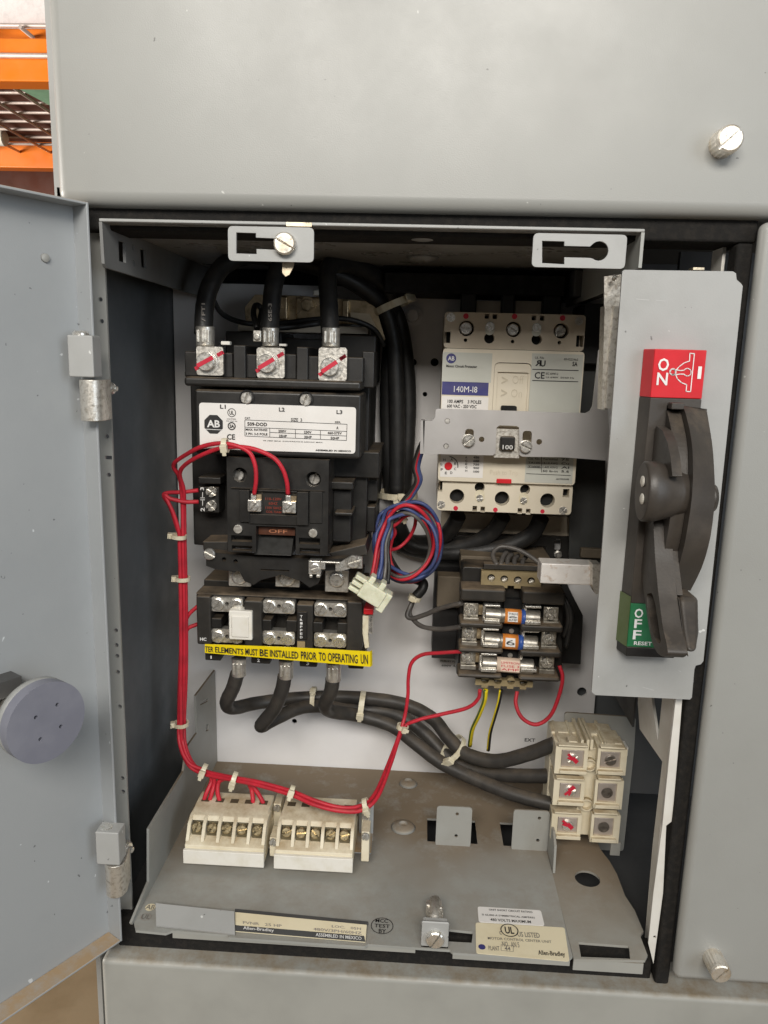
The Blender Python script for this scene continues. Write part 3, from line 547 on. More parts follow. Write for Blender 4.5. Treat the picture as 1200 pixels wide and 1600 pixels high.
part('rule_print', lines_mesh([((321, 670.5), (346.5, 671.8))], Yl - 0.0005, 0.0004), white, lab); part('ring_print', circ_line(362, 644.7, 6.6, Yl - 0.0003), ink, lab); part('ring_print', circ_line(362, 665.7, 6.2, Yl - 0.0003, 0.0007), ink, lab)
for (x, y, an) in ((386, 621.5, 1.3), (478, 624.5, 1.2)):
    part('cover_screw', slotted(MB(), P(x, y, 0.0885), 8.8 * S(x, y, .0885), 0.003, an), bright, con)
    part('screw_well', MB().ring(P(x, y, 0.0882), FRONT, 10.5 * S(x, y, .088), 0.0006, 0.0008, 20), void, con)
for i, (x, y, an, r) in enumerate(((322.5, 565, 0.5, 14), (417.5, 568, 0.55, 14), (515.5, 573, 0.6, 14))):
    p = P(x, y, 0.0905); R = r * S(x, y, .0905)
    mb = MB().lathe(p + V((0.0012, 0.0012, -0.0008)), FRONT, [(R * 1.25, 0), (R * 1.22, 0.0006)], 24).lathe(p, FRONT, [(R, 0), (R, 0.0028), (R * 0.92, 0.0036)], 24)
    s_ = part('terminal_screw', mb, whitep if False else bright, con)
    U = V((math.cos(an), 0, math.sin(an))); N2 = V((-U.z, 0, U.x))
    mk = MB().obox(p + V((0, -0.0037, 0)), U, N2, FRONT, R * 2.0, R * 0.46, 0.0003).obox(p + U * R * 1.75 + V((0, 0.0012, 0)) + N2 * 0.0004, U, N2, FRONT, R * 0.8, R * 0.42, 0.0004).obox(p - U * R * 1.3 + V((0, 0.0008, 0)) - N2 * 0.0006, U, N2, FRONT, R * 0.5, R * 0.4, 0.0004)
    part('red_paint_mark', mk, redink, s_)
mb = MB()
for q in ((345, 533, 359, 539), (436, 537, 447, 541), (531, 543, 540, 549)): mb.pbox(*q, 0.092, 0.0975)
part('pole_tip', mb, whitep, con, 0.0004)
# coil
Yc = 0.086
body = rectY(354, 714, 513, 868, Yc)
a, b = P(354, 714, Yc), P(512, 868, Yc)
ou = [(a.x, a.z), (b.x, a.z), (b.x, b.z), (P(462, 868, Yc).x, b.z), (P(462, 824, Yc).x, P(462, 824, Yc).z), (P(400, 822, Yc).x, P(462, 824, Yc).z), (P(400, 866, Yc).x, b.z), (a.x, b.z)]
hol = [circY(375, 742, 11.5, Yc, 24), circY(489.5, 749, 12, Yc, 24), rectY(361, 836, 394, 847, Yc), rectY(362, 852, 394, 861, Yc), rectY(467, 840, 500, 851, Yc), rectY(468, 856, 500, 865, Yc)]
part('coil_cover', MB().plateY(ou, hol, Yc, 0.006), black, con, 0.0008)
part('coil_body', MB().box(a.x + 0.0004, b.x - 0.0004, Yc + 0.0105, 0.133, P(0, 824, Yc).z + 0.001, a.z - 0.0004).box(a.x + 0.0004, P(399, 866, Yc).x, Yc + 0.0105, 0.133, b.z + 0.0005, P(0, 823, Yc).z).box(P(463, 866, Yc).x, b.x - 0.0004, Yc + 0.0105, 0.133, b.z + 0.0005, P(0, 823, Yc).z), blackd, con)
part('coil_rim', MB().box(a.x + 0.0002, a.x + 0.003, Yc + 0.006, Yc + 0.012, b.z + 0.0003, a.z - 0.0003).box(b.x - 0.003, b.x - 0.0002, Yc + 0.006, Yc + 0.012, b.z + 0.0003, a.z - 0.0003).box(a.x + 0.003, b.x - 0.003, Yc + 0.006, Yc + 0.012, a.z - 0.004, a.z - 0.0003), black, con)
mb = MB().pbox(360, 763, 507, 767, Yc - 0.0022, Yc).pbox(374, 766, 390, 816, Yc - 0.003, Yc).pbox(464, 769, 481, 821, Yc - 0.004, Yc).pbox(388, 803, 466, 821, Yc - 0.0018, Yc).pbox(390, 765, 464, 770, Yc - 0.003, Yc).pbox(484, 768, 503, 818, Yc - 0.0015, Yc)
part('coil_terminal_bridge', mb, black, con, 0.0008)
ow = part('indicator_window', MB().pbox(404, 823, 461, 837, 0.0925, 0.0935), mat('brown_window', (0.085, 0.03, 0.016), 0.4), con); lettering(ow, [('OFF', bxY(420, 826.5, 449, 833.5, 0.0925))], mat('orange_brown_ink', (0.40, 0.15, 0.07), 0.6))
part('armature_ramp', MB().prism([V((P(400, 840, .1).x + .0008, y_, z_)) for y_, z_ in ((0.100, P(430, 836, .1).z), (0.130, P(430, 836, .1).z), (0.130, P(430, 868, .088).z - .001), (0.0885, P(430, 868, .088).z))], V((P(461, 840, .1).x - P(400, 840, .1).x - 0.0016, 0, 0))), mat('clean_black_plastic', (0.026, 0.025, 0.023), 0.45, ns=60), con, 0.0005)
lettering(con, [('110-120V', bxY(415, 777, 440, 782, Yc - 0.0003)), ('60HZ', bxY(420, 784, 434, 789, Yc - 0.0003)), ('110V 50HZ', bxY(415, 791, 440, 796, Yc - 0.0003)), ('COIL 73A86', bxY(416, 797.5, 440, 802, Yc - 0.0003))], coilink, 'coil_print')
for (x, y, an) in ((397.5, 790.5, 0.9), (452, 793, 0.7)):
    p = P(x, y, Yc - 0.003); s_ = S(x, y, Yc)
    o_ = part('coil_terminal', MB().pbox(x - 11, y - 9.5, x + 10, y + 9.5, Yc - 0.006, Yc - 0.0005).pbox(x - 6, y - 19, x + 2, y - 9, Yc - 0.005, Yc - 0.002), bright, con, 0.0006)
    part('screw', slotted(MB(), P(x - 1, y + 0.5, Yc - 0.006), 7 * s_, 0.0022, an), bright, o_)
    part('brass_tang', MB().pbox(x + 3, y - 18, x + 11, y - 9, Yc - 0.004, Yc - 0.001), goldzinc, con)
for (x, y) in ((372.5, 826), (489.5, 832.5)):
    p = P(x, y, Yc); R = 7 * S(x, y, Yc); pts = [p + V((math.cos(t) * R * q, 0, math.sin(t) * R * q)) for t, q in [(2 * math.pi * k / 32, 1.0 if k % 2 else 0.9) for k in range(32)]]
    part('knurled_post', MB().prism(pts, V((0, -0.0022, 0))), lead, con, 0.0002)
for (x, y) in ((373, 742), (492, 748)): part('deep_screw', slotted(MB(), P(x, y, Yc + 0.0104), 9 * S(x, y, Yc), 0.002, 1.3), steel, con)
# base wings, lower bridge plate
part('base_wing', MB().prism([P(*q, 0.112) for q in ((316, 846), (356, 846), (356, 868), (318, 862))], V((0, 0.05, 0.0))), blackd, con, 0.001)
mb = MB().prism([P(*q, 0.112) for q in ((512, 864), (571, 850), (575, 866), (530, 880))], V((0, 0.05, 0)))
part('base_wing', mb, blackd, con, 0.001)
mb = MB().pbox(516, 704, 592, 748, 0.128, 0.2).pbox(516, 752, 552, 766, 0.11, 0.15).pbox(520, 766, 548, 848, 0.118, 0.16).pbox(545, 790, 586, 832, 0.14, 0.2).pbox(540, 748, 590, 784, 0.145, 0.2).pbox(522, 800, 551, 807, 0.107, 0.14)
part('side_contact_block', mb, black, con, 0.0012)
lp = pxz([(322, 862), (356, 866), (400, 870), (512, 874), (546, 872), (548, 890), (505, 892), (497, 912), (484, 918), (470, 908), (440, 898), (408, 906), (396, 914), (382, 908), (374, 893), (338, 890), (322, 884)], 0.098)
part('lower_bridge', MB().plateY(lp, [rectY(407, 889, 452, 893, 0.098), circY(350, 874, 3.5, .098, 12), circY(368, 877, 3.5, .098, 12)], 0.098, 0.010), black, con, 0.0012)
part('mounting_screw', slotted(MB(), P(328, 865, .0975), 9 * S(328, 865, .0975), 0.003, -0.5), steel, con)
for i, q in enumerate(((357, 892, 392, 917), (430, 895, 468, 918), (508, 890, 544, 926))):
    o_ = part('load_plate', MB().pbox(*q, 0.113, 0.116), lead, con, 0.0006); x = (q[0] + q[2]) / 2; y = q[1] + (8 if i < 2 else 15)
    part('screw', MB().lathe(P(x, y, .113), FRONT, [(12 * S(x, y, .113), 0), (12 * S(x, y, .113), 0.002), (9.5 * S(x, y, .113), 0.003)], 24), bright, o_)
o_ = part('auxiliary_clip', MB().pbox(482, 876, 501, 898, 0.088, 0.097).pbox(501, 877, 508, 890, 0.087, 0.089).pbox(501, 877, 530, 881, 0.0875, 0.09).pbox(524, 878, 531, 893, 0.087, 0.09).pbox(483, 898, 488, 903, .088, .094).pbox(494, 898, 500, 903, .088, .094), bright, con, 0.0006)
part('screw', slotted(MB(), P(492, 887, 0.0878), 7 * S(492, 887, .088), 0.001, 0.3), bright, o_); part('clip_strap', MB().prism([P(*q, 0.091) for q in ((530, 880), (548, 869), (566, 871), (566, 888), (548, 888), (532, 893))], V((0, 0.003, 0))), bright, o_); part('strap_screw', slotted(MB(), P(552, 877, 0.0905), 10 * S(552, 877, .09), 0.003, 0.35), bright, o_)

# auxiliary contact with two screws, left of the coil
aux = thing('auxiliary_contact', 'small black two screw contact marked 3 and 2 beside the coil', 'contact block', P(328, 800, .13))
part('block_body', MB().pbox(310, 760, 343, 802, 0.118, 0.2).pbox(309, 745, 345, 757, 0.112, 0.19), black, aux, 0.001)
for (x, y, an) in ((331, 768, 0.9), (331, 790, 0.7)): phi = part('screw', phillips(MB(), P(x, y, .1178), 8 * S(x, y, .118), 0.003, an), bright, aux)
lettering(aux, [('3', bxYl(313, 761, 319, 766, .1177), .02), ('2', bxYl(313.5, 793, 320, 799, .1177), .02)], white)
part('rule_print', lines_mesh([((316.5, 769), (316.5, 777)), ((316.5, 782), (316.5, 790)), ((313, 778), (320, 778)), ((313, 781), (320, 781))], .1174, 0.0005), white, aux)

# ================================================================== OVERLOAD RELAY
olr = thing('overload_relay', 'black three pole overload relay with bare heater clips below the contactor', 'relay', (0.11, 0.19, 0.20))
Yo = 0.116
part('relay_base', MB().pbox(306, 925, 566, 1006, 0.140, 0.2195).pbox(318, 905, 560, 930, 0.15, 0.2195), blackd, olr, 0.0015)
for q, dy in (((306, 931, 330, 1008), -.003), ((381, 938, 409, 1011), -.004), ((463, 944, 489, 1016), .001), ((542, 940, 565, 1019), -.003)): part('relay_wall', MB().pbox(*q, Yo + dy, 0.1395), blackd, olr, 0.0015)
part('relay_top', MB().pbox(306, 929.5, 565, 937, Yo + 0.0035, 0.1396), blackd, olr, 0.001)
for q in ((330, 966, 346, 982), (408, 968, 424, 986), (447, 969, 464, 988), (489, 972, 504, 989), (527, 973, 543, 991)): part('clip_guide', MB().pbox(*q, Yo + 0.0, 0.139), black, olr, 0.0008)
for q in ((320, 1020, 345, 1033), (392, 1025, 422, 1038), (468, 1030, 495, 1043), (544, 1035, 568, 1046)): part('relay_foot', MB().pbox(*q, Yo + 0.003, 0.16), black, olr, 0.001)
part('relay_sill', MB().pbox(320, 1006, 566, 1018, Yo + 0.006, 0.15), black, olr, 0.001)
lettering(olr, [('1', bxY(329, 1024, 331, 1029, Yo + .0028), .02), ('2', bxY(402, 1029, 406, 1034, Yo + .0028), .02), ('3', bxY(479, 1034, 483, 1039, Yo + .0028), .02), ('HC', bxY(312.7, 995.7, 322.8, 1001.2, Yo - .0031), .03)], white)
tops = [(330, 932.5, 379.5, 957), (411, 937, 460.5, 959.5), (491.5, 941, 541, 964.5)]; bots = [(330.8, 982, 379, 1005), (410.6, 984.6, 460.5, 1008), (491, 988, 540.6, 1012)]
for i, q in enumerate(tops + bots):
    xm, ym = (q[0] + q[2]) / 2, (q[1] + q[3]) / 2 + (-1 if i < 3 else 1)
    o_ = part('heater_clip', MB().plateY(rnd(rectY(*q, Yo + 0.001), 0.0022), [circY(xm, ym, 3.2, Yo + 0.001, 12)], Yo + 0.001, 0.0075), lead, olr, 0.0005)
    for dx, an in ((-14.5, random.uniform(0.6, 1.5)), (14.5, random.uniform(0.3, 0.9))):
        part('screw', slotted(MB(), P(xm + dx, ym + dx * 0.04 + 0.5, Yo + 0.001), 9.7 * S(xm, ym, Yo), 0.0016, an, gap=0.07), bright, o_)
part('reset_button', MB().pbox(357, 954, 394, 1001, 0.1085, Yo + 0.004).pbox(361, 962, 389, 997, 0.1075, 0.1095), whitep, olr, 0.0012, label='white square reset button')
tp = part('trip_window', MB().pbox(464.5, 956, 479, 1000, Yo - 0.0015, Yo + 0.002).pbox(463.5, 1000, 477.5, 1013, Yo - 0.0005, Yo + 0.0015), black, olr, 0.0004); lettering(tp, [(ch, bxY(469, 961 + 5.4 * k, 472.8, 964.8 + 5.4 * k, Yo - .0016), .02) for k, ch in enumerate('TRIPPED')], white); part('date_label', MB().pbox(464.5, 1002, 476.5, 1012, Yo - 0.0009, Yo), mat('brown_label', (0.33, 0.25, 0.13), 0.5), tp)
part('trip_flag', MB().pbox(568, 951, 583, 961, 0.112, 0.13), redp, olr, 0.0008)
part('trip_lever', MB().prism([P(*q, 0.116) for q in ((566, 962), (583, 962), (581, 985), (575, 990), (577, 1012), (570, 1014), (566, 990))], V((0, 0.006, 0))), nylon, olr, 0.0006)
part('side_label', MB().pbox(576, 961, 582, 990, 0.1155, 0.1163), mat('dim_label', (0.30, 0.28, 0.25), 0.5), olr); lettering(olr, [('PUSH TO TEST', bxYr(577.5, 963, 581, 988, 0.1153))], ink, 'side_print')
# yellow warning tape
tape = thing('warning_tape', 'yellow warning strip with black capitals stuck along the relay bottom', 'label', P(450, 1020, .105))
tp0, tp1, tp2, tp3 = P(320, 1006.5, .1105), P(578, 1018, .0985), P(578.5, 1042, .0985), P(320, 1020, .1105)
mid_t = (tp0 + tp1) / 2 + V((0, 0.0006, 0.0004)); mid_b = (tp3 + tp2) / 2 + V((0, 0.0006, -0.0003)); nT = V((0, 0.0005, 0))
part('tape_strip', MB().add([tp0, mid_t, tp1, tp2, mid_b, tp3] + [p + nT for p in (tp0, mid_t, tp1, tp2, mid_b, tp3)], [(0, 5, 4, 1), (1, 4, 3, 2), (6, 7, 10, 11), (7, 8, 9, 10), (0, 1, 7, 6), (1, 2, 8, 7), (2, 3, 9, 8), (3, 4, 10, 9), (4, 5, 11, 10), (5, 0, 6, 11)]).prism([tp1, tp1 + V((0.0012, 0.003, 0)), tp2 + V((0.0012, 0.003, 0)), tp2], V((0.0003, 0.0003, 0))), yellow, tape)
tn = V((0, -1, 0)); tl = lambda u, v: (tp0 * (1 - u) + tp1 * u) * (1 - v) + (tp3 * (1 - u) + tp2 * u) * v
def tbox(u0, u1, v0=.16, v1=.86): O = tl(u0, v1); return O + tn * 0.0003, tl(u1, v1) - O, tl(u0, v0) - O
lettering(tape, [('TER', tbox(0.004, 0.055, .19, .83), .015), ('ELEMENTS', tbox(0.066, 0.240, .19, .83), .015), ('MUST', tbox(0.252, 0.328, .19, .83), .015), ('BE', tbox(0.340, 0.390, .19, .83), .015), ('INSTALLED', tbox(0.402, 0.574, .19, .83), .015), ('PRIOR', tbox(0.590, 0.684, .19, .83), .015), ('TO', tbox(0.697, 0.739, .19, .83), .015), ('OPERATING', tbox(0.751, 0.928, .19, .83), .015), ('UN', tbox(0.946, 0.988, .19, .83), .015)], ink)

# ================================================================== CIRCUIT BREAKER
brk = thing('circuit_breaker', 'cream moulded case motor circuit protector right of the contactor', 'circuit breaker', (0.28, 0.19, 0.30))
Yk = 0.137; a, b = P(694, 487, Yk + .004), P(886, 806, Yk + .004); xl, xrr = P(688, 640, Yk + .004).x, P(900, 650, Yk + .004).x
xl, xrr = 0.2278, 0.3325
zt, zb = P(694, 487, Yk + 0.004).z, P(684, 797, Yk + 0.004).z; z1 = P(692, 544, Yk).z; z2 = P(685, 751, Yk).z
part('breaker_housing', MB().box(xl + 0.0006, xrr - 0.0006, Yk + 0.013, 0.2195, zb + 0.0006, zt - 0.0006), brktaupe, brk, 0.001)
YT = Yk + 0.004
def breaker_end(z_lo, z_hi, holes, obl, label, mm):
    ol = rnd([(xl, z_lo), (xrr, z_lo), (xrr, z_hi), (xl, z_hi)], 0.003)
    return part('terminal_cover', MB().plateY(ol, holes, YT, 0.0088), mm, brk, 0.0005, label=label)
th = [circY(x, y, 12, YT, 24) for x, y in ((729, 513), (802.5, 514.5), (877, 517))] + [circY(x, y, 8.2, YT, 16) for x, y in ((764.5, 528.5), (838.5, 530.5))] + [circY(x, y, 3, YT, 8) for x, y in ((727.5, 531.5), (801, 533.5), (874, 535.5))] + [rectY(x, y, x + 6.5, y + 7.5, YT) for x, y in ((757.5, 490.5), (770, 491), (831, 493), (844, 493.5))] + [rectY(694.5, 518, 703.5, 536, YT), rectY(901, 524, 911, 542, YT)]
tc = breaker_end(z1 + 0.0004, zt, th, 0, 'upper terminal cover of the breaker', brktaupe)  # upper cover in darker taupe: shade under the top plate painted in
bhh = [circY(x, y, 11.5, YT, 24) for x, y in ((714, 775.5), (784.5, 779), (855.5, 782))] + [circY(x, y, 8, YT, 16) for x, y in ((749.5, 761.5), (820.5, 765))] + [rectY(x, y, x + 6.5, y + 9, YT) for x, y in ((738.5, 790.5), (751, 791.5), (809, 794), (822, 795))] + [rectY(684.5, 752, 691, 768, YT), rectY(880, 764, 889, 777, YT)]
bc = breaker_end(zb, z2 - 0.0004, bhh, 0, 'lower terminal cover of the breaker', brkcream)
part('cover_backing', MB().box(xl + 0.002, xrr - 0.002, Yk + 0.0128, Yk + 0.0129, zb + 0.002, zt - 0.002), void, brk)
for (x, y, r, an) in ((727.5, 513.5, 10, -0.1), (800.5, 515.5, 9.5, -0.5), (874, 517.5, 9, 0.9)): part('terminal_screw', slotted(MB(), P(x, y, Yk + 0.0115), r * S(x, y, Yk), 0.0045, an), bright, brk)
for (x, y, r, an) in ((765.5, 510.5, 6.8, 0.5), (838.5, 512.5, 6.8, 0.8), (749.5, 778, 5.5, 0.2), (818, 782, 5.5, 0.6)):
    s_ = S(x, y, Yk); up_ = 1 if y < 600 else -1
    part('lug_slide', MB().plateY([(P(x, y, YT).x + 7.6 * s_ * math.cos(t) * 1.0, P(x, y - 0, YT).z + 7.6 * s_ * math.sin(t) + (9 * s_ * -up_ if math.sin(t) * up_ < 0 else 0) * 0.6) for t in [2 * math.pi * k / 24 for k in range(24)]], [], YT - 0.0002, 0.0004), brklabel if y < 600 else nylon, brk)
    part('cross_screw', phillips(MB(), P(x, y, YT - 0.0002), r * s_, 0.0014, an), bright if y < 600 else steel, brk)
for (x, y, r, an) in ((704.5, 496, 7, 0.3), (904.5, 502, 6.5, 0.6), (689.5, 788, 6, 0.5), (879.5, 797.5, 6.5, 0.9)): part('corner_screw', phillips(MB(), P(x, y, YT), r * S(x, y, YT), 0.0012, an), bright if x < 800 and y < 600 else steel, brk)
mb = MB()
for (x, y, r) in ((728, 494, 4.3), (804, 494.5, 4.3), (879, 497, 4.3), (712, 794, 3.6), (774, 796.5, 3.6), (847.5, 799, 3.4)): p = P(x, y, YT); mb.plateY(circ(p.x, p.z, r * S(x, y, YT), 14), [], YT - 0.0003, 0.0003)
part('red_dot', mb, redink, brk)
part('breaker_face', MB().plateY(rnd([(xl - 0.0003, z2), (xrr + 0.0003, z2), (xrr + 0.0003, z1), (xl - 0.0003, z1)], 0.003), [rnd(rectY(773, 566, 825, 668, Yk), 0.004)], Yk, 0.0127), brkcream, brk, 0.001)
# handle escutcheon
part('escutcheon', MB().plateY(rnd(rectY(773.5, 567, 824.5, 668, Yk), 0.0035), [rnd(rectY(778, 581, 821, 668, Yk), 0.001)], Yk + 0.0015, 0.011), brkcream, brk, 0.0006)
es = part('escutcheon_floor', MB().pbox(777, 580, 822, 669, Yk + 0.0035, Yk + 0.012), brkcream, brk, 0.0004)
lettering(es, [('>', bxY(784, 588, 793, 600, Yk + .0034)), ('Off', bxY(801, 587, 818, 600, Yk + .0034), -0.02), ('>', bxY(783, 608, 792, 620, Yk + .0034)), ('On', bxY(799, 608, 815, 621, Yk + .0034), -0.02)], emboss)
part('toggle', MB().pbox(784, 634, 807, 652, Yk - 0.004, Yk + 0.0034), void, brk, 0.001)
Yq = Yk - 0.0001
lb = part('face_label', MB().plateY(rectY(692, 550, 767, 598, Yk), [], Yk - 0.0002, 0.0002), brklabel, brk)
part('logo_print', MB().plateY(circY(705, 560, 7.8, Yk), [], Yk - 0.0004, 0.0002), navy, lb); lettering(lb, [('AB', bxY(700, 556.5, 710, 563.5, Yk - .0004), .02)], white, 'logo_lettering')
lettering(lb, [('Motor Circuit Protector', bxY(697.5, 569.5, 745.5, 575, Yk - .0003), .025)], ink)
bd = part('model_band', MB().plateY(rectY(691, 596, 762.5, 618.5, Yk), [], Yk - 0.0003, 0.0002), navy, brk); lettering(bd, [('140M-I8', bxY(709.5, 603, 745.5, 613.5, Yk - .0003), .0)], white)
l3 = part('face_label', MB().plateY(rectY(690.5, 618.8, 762, 648, Yk), [], Yk - 0.0002, 0.0002), paper, brk); lettering(l3, [('100 AMPS    3 POLES', bxY(699.5, 624, 752, 631, Yk - .0002), .02), ('600 VAC - 250 VDC', bxY(698.5, 631.5, 744.5, 638, Yk - .0002), .02), ('P.B.T.', bxY(698, 638.5, 707, 644, Yk - .0002), .02)], ink)
rl = part('face_label', MB().plateY(rectY(831.5, 552, 904.5, 648, Yk), [], Yk - 0.0002, 0.0002), brklabel, brk)
lettering(rl, [('UL File', bxY(836, 557, 850, 561, Yk - .0002)), ('CE', bxY(835.5, 581, 850.5, 592, Yk - .0002), .02), ('IEC 60947-2', bxY(853, 582, 872, 586, Yk - .0002)), ('Ui 690V  50/60 Hz', bxY(853, 588, 897, 592, Yk - .0002)), ('009-9222 No.5', bxY(881, 559.5, 903, 563.5, Yk - .0002)), ('SA', bxY(894.5, 565, 902, 572.5, Yk - .0002), .03)], ink)
O, U, Vv = bxY(836.5, 562.5, 845, 572, Yk - .0002); lettering(rl, [('R', (O + U, -U, Vv), .03)], ink, lift=-0.0004); lettering(rl, [('U', bxY(844.5, 563, 852, 573, Yk - .0002), .03)], ink)
part('rule_print', lines_mesh([((832, 577), (904, 579)), ((831.5, 594.5), (903.5, 596.5))], Yk - 0.0005, 0.0006), ink, rl)
# lower printed part of the face
dl = part('face_label', MB().plateY(rectY(689, 708, 754, 747, Yk), [], Yk - 0.0002, 0.0002), paper, brk)
p = P(700.5, 728, Yk); part('trip_dial', MB().lathe(p, FRONT, [(6.2 * S(700, 728, Yk), 0), (6.2 * S(700, 728, Yk), 0.0012)], 18), redp, brk, 0.0003)
dg = [(ch, bxY(700.5 + 11.5 * math.cos(t) - 1.6, 728 - 11.5 * math.sin(t) - 2, 700.5 + 11.5 * math.cos(t) + 1.6, 728 - 11.5 * math.sin(t) + 2, Yk - .0002), .01) for ch, t in zip('ABCDEFGH', [1.1 - k * 0.75 for k in range(8)])]
lettering(dl, dg + [(t, bxY(739.5, y, 748.5, y + 3.6, Yk - .0002), .02) for t, y in (('450', 713), ('600', 718.5), ('750', 724), ('900', 729.5), ('1000', 735))] + [(t, bxY(727, y, 730, y + 3.2, Yk - .0002)) for t, y in (('A', 713), ('C', 718.2), ('E', 723.4), ('G', 728.6), ('H', 733.8))], ink)
p = P(700.5, 728, Yk); R_ = 15.5 * S(700, 728, Yk); part('arc_print', MB().curve([(p.x + R_ * math.cos(t), p.z + R_ * math.sin(t)) for t in [1.5 - k * 0.15 for k in range(12)]] + [(p.x + (R_ - .0006) * math.cos(t), p.z + (R_ - .0006) * math.sin(t)) for t in [-0.15 + k * 0.15 for k in range(12)]], [], (0, Yk - 0.0006, 0), V((1, 0, 0)), V((0, 0, 1)), 0.00005), ink, dl)
lettering(brk, [('Push to Trip', bxY(766, 734, 809, 745, Yk - .0001), -.02)], emboss, 'embossed_lettering')
part('trip_button', MB().pbox(776, 748, 799, 756, Yk - 0.001, Yk + 0.001), redp, brk, 0.0005)
dr = part('face_label', MB().plateY(rectY(822, 713, 893.5, 756, Yk), [], Yk - 0.0002, 0.0002), brklabel, brk)
rows = []
for j, (c1, c2, c3) in enumerate((('Cat. No.', 'Terminal', '75'), ('TA100', '14-1/0 AWG', 'Cu'), ('T100F', '1-4/0 AWG', 'Al'), ('Torque', '50 lb-in', '5.6'))):
    y = 715.5 + j * 6.2
    rows += [(c2, bxY(848, y, 871, y + 4, Yk - .0002)), (c3, bxY(877, y + .4, 889, y + 4.4, Yk - .0002))] + ([(c1, bxY(825, y - .6, 844, y + 3.2, Yk - .0002))] if j < 3 else [])
lettering(dr, rows + [('66C2063G02', bxY(869, 747, 889, 750, Yk - .0002))], ink)
part('rule_print', lines_mesh([((822, 740), (892, 743)), ((846, 713), (846, 738)), ((894 - 70, 730), (846, 731))], Yk - 0.0005, 0.0004), ink, dr)

# steel operating bracket across the breaker
Yr = 0.118
br = thing('operating_bracket', 'flat bright steel operating bracket across the breaker face', 'bracket', P(800, 700, Yr))
ol = pxz([(662, 709), (661, 657), (675, 657.5), (680, 652), (681, 640), (684, 638.5), (915, 645.5), (922, 642), (926, 634), (935, 548), (938, 544), (941, 548), (940, 622), (950, 633), (953, 720), (880, 714.5), (816, 713.5), (812, 711), (811, 668), (807, 665.5), (781, 664.5), (776, 668), (774, 708), (770, 711.5)], Yr)
bhs = [circY(699, 658, 4.3, Yr, 14), circY(697, 697, 4.3, Yr, 14), circY(752.5, 686.5, 4.4, Yr, 14), circY(842.5, 690.5, 4.6, Yr, 14), rnd(rectY(727, 670, 739.5, 694, Yr), 0.0025), rnd(rectY(817, 673, 830, 697, Yr), 0.0025)]
part('bracket_plate', MB().plateY(ol, bhs, Yr, 0.0018), brushed, br, 0.0004)
part('bracket_return', MB().pbox(658, 657, 662, 709, Yr, Yr + 0.014), brushed, br)
for (x, y) in ((699, 658), (697, 697)): part('rivet', MB().lathe(P(x, y, Yr + 0.001), FRONT, [(4.2 * S(x, y, Yr), 0), (3.6 * S(x, y, Yr), 0.0012)], 14), steel, br)
for (x, y, an) in ((732, 688.5, 0.7), (821, 698, -0.4)):
    mb = MB().lathe(P(x, y, Yr), FRONT, [(10.5 * S(x, y, Yr), 0), (10.5 * S(x, y, Yr), 0.0008)], 20); slotted(mb, P(x, y, Yr - 0.0008), 9.3 * S(x, y, Yr), 0.003, an); part('bracket_screw', mb, bright, br)
part('slide', MB().plateY(rectY(774, 670, 811, 716, Yr + 0.0035), [rectY(781, 684, 803, 705, Yr + 0.0035)], Yr + 0.0035, 0.004), galv, br, 0.0004)
rk = part('rocker', MB().pbox(783, 682, 804, 704, Yr - 0.002, Yr + 0.009), black, br, 0.001); lettering(rk, [('100', bxY(785.5, 695, 801, 702.5, Yr - .0021), .01)], white)
# linkage strip and rods near the handle
lk = thing('handle_linkage', 'mottled galvanised linkage strips tucked behind the cover plate', 'linkage', P(950, 560, .03))
mb = MB().prism([P(*q, 0.035) for q in ((944, 432), (975, 428), (972, 478), (944, 480))], V((0, 0.002, 0))).prism([P(*q, 0.034) for q in ((945, 478), (957, 479), (952, 560), (950, 640), (940, 640))], V((0, 0.012, 0))).prism([P(*q, 0.030) for q in ((960, 478), (970, 478), (966, 530), (960, 640), (947, 638), (951, 560))], V((0, 0.012, 0)))
part('strip', mb, galv, lk)
part('dark_sheet', MB().plateY(pxz([(893, 560), (948, 563), (944, 880), (889, 872)], 0.185), [], 0.185, 0.002), mat('near_black_grey', (0.045, 0.047, 0.045), 0.5, c2=(0.03, 0.03, 0.029), ns=18), lk)  # near-black sheet covering the dark area right of the breaker
part('tan_lug', MB().pbox(908, 857, 941, 873, 0.178, 0.184), coretan, lk, 0.0008)
part('pin', MB().cyl(P(958, 437, .03), P(962, 431, .028), 0.0012, 8), bright, lk)
lk2 = thing('reset_arm', 'short square galvanised bar poking out below the breaker', 'bar', P(890, 898, .06))
a, b = P(846, 880, 0.07), P(930, 915, 0.07)
part('bar', MB().box(a.x, b.x, 0.07, 0.086, b.z, a.z), galv_pale if 'galv_pale' in globals() else mat('pale_zinc', (0.80, 0.77, 0.74), 0.5, 0.35, c2=(0.58, 0.47, 0.38), ns=220, nd=6, lo=0.55, hi=0.72), lk2, 0.0008)
part('bar_foot', MB().prism([P(*q, 0.062) for q in ((926, 882), (938, 882), (936, 928), (930, 928), (926, 918))], V((0, 0.012, 0))), galv, lk2)
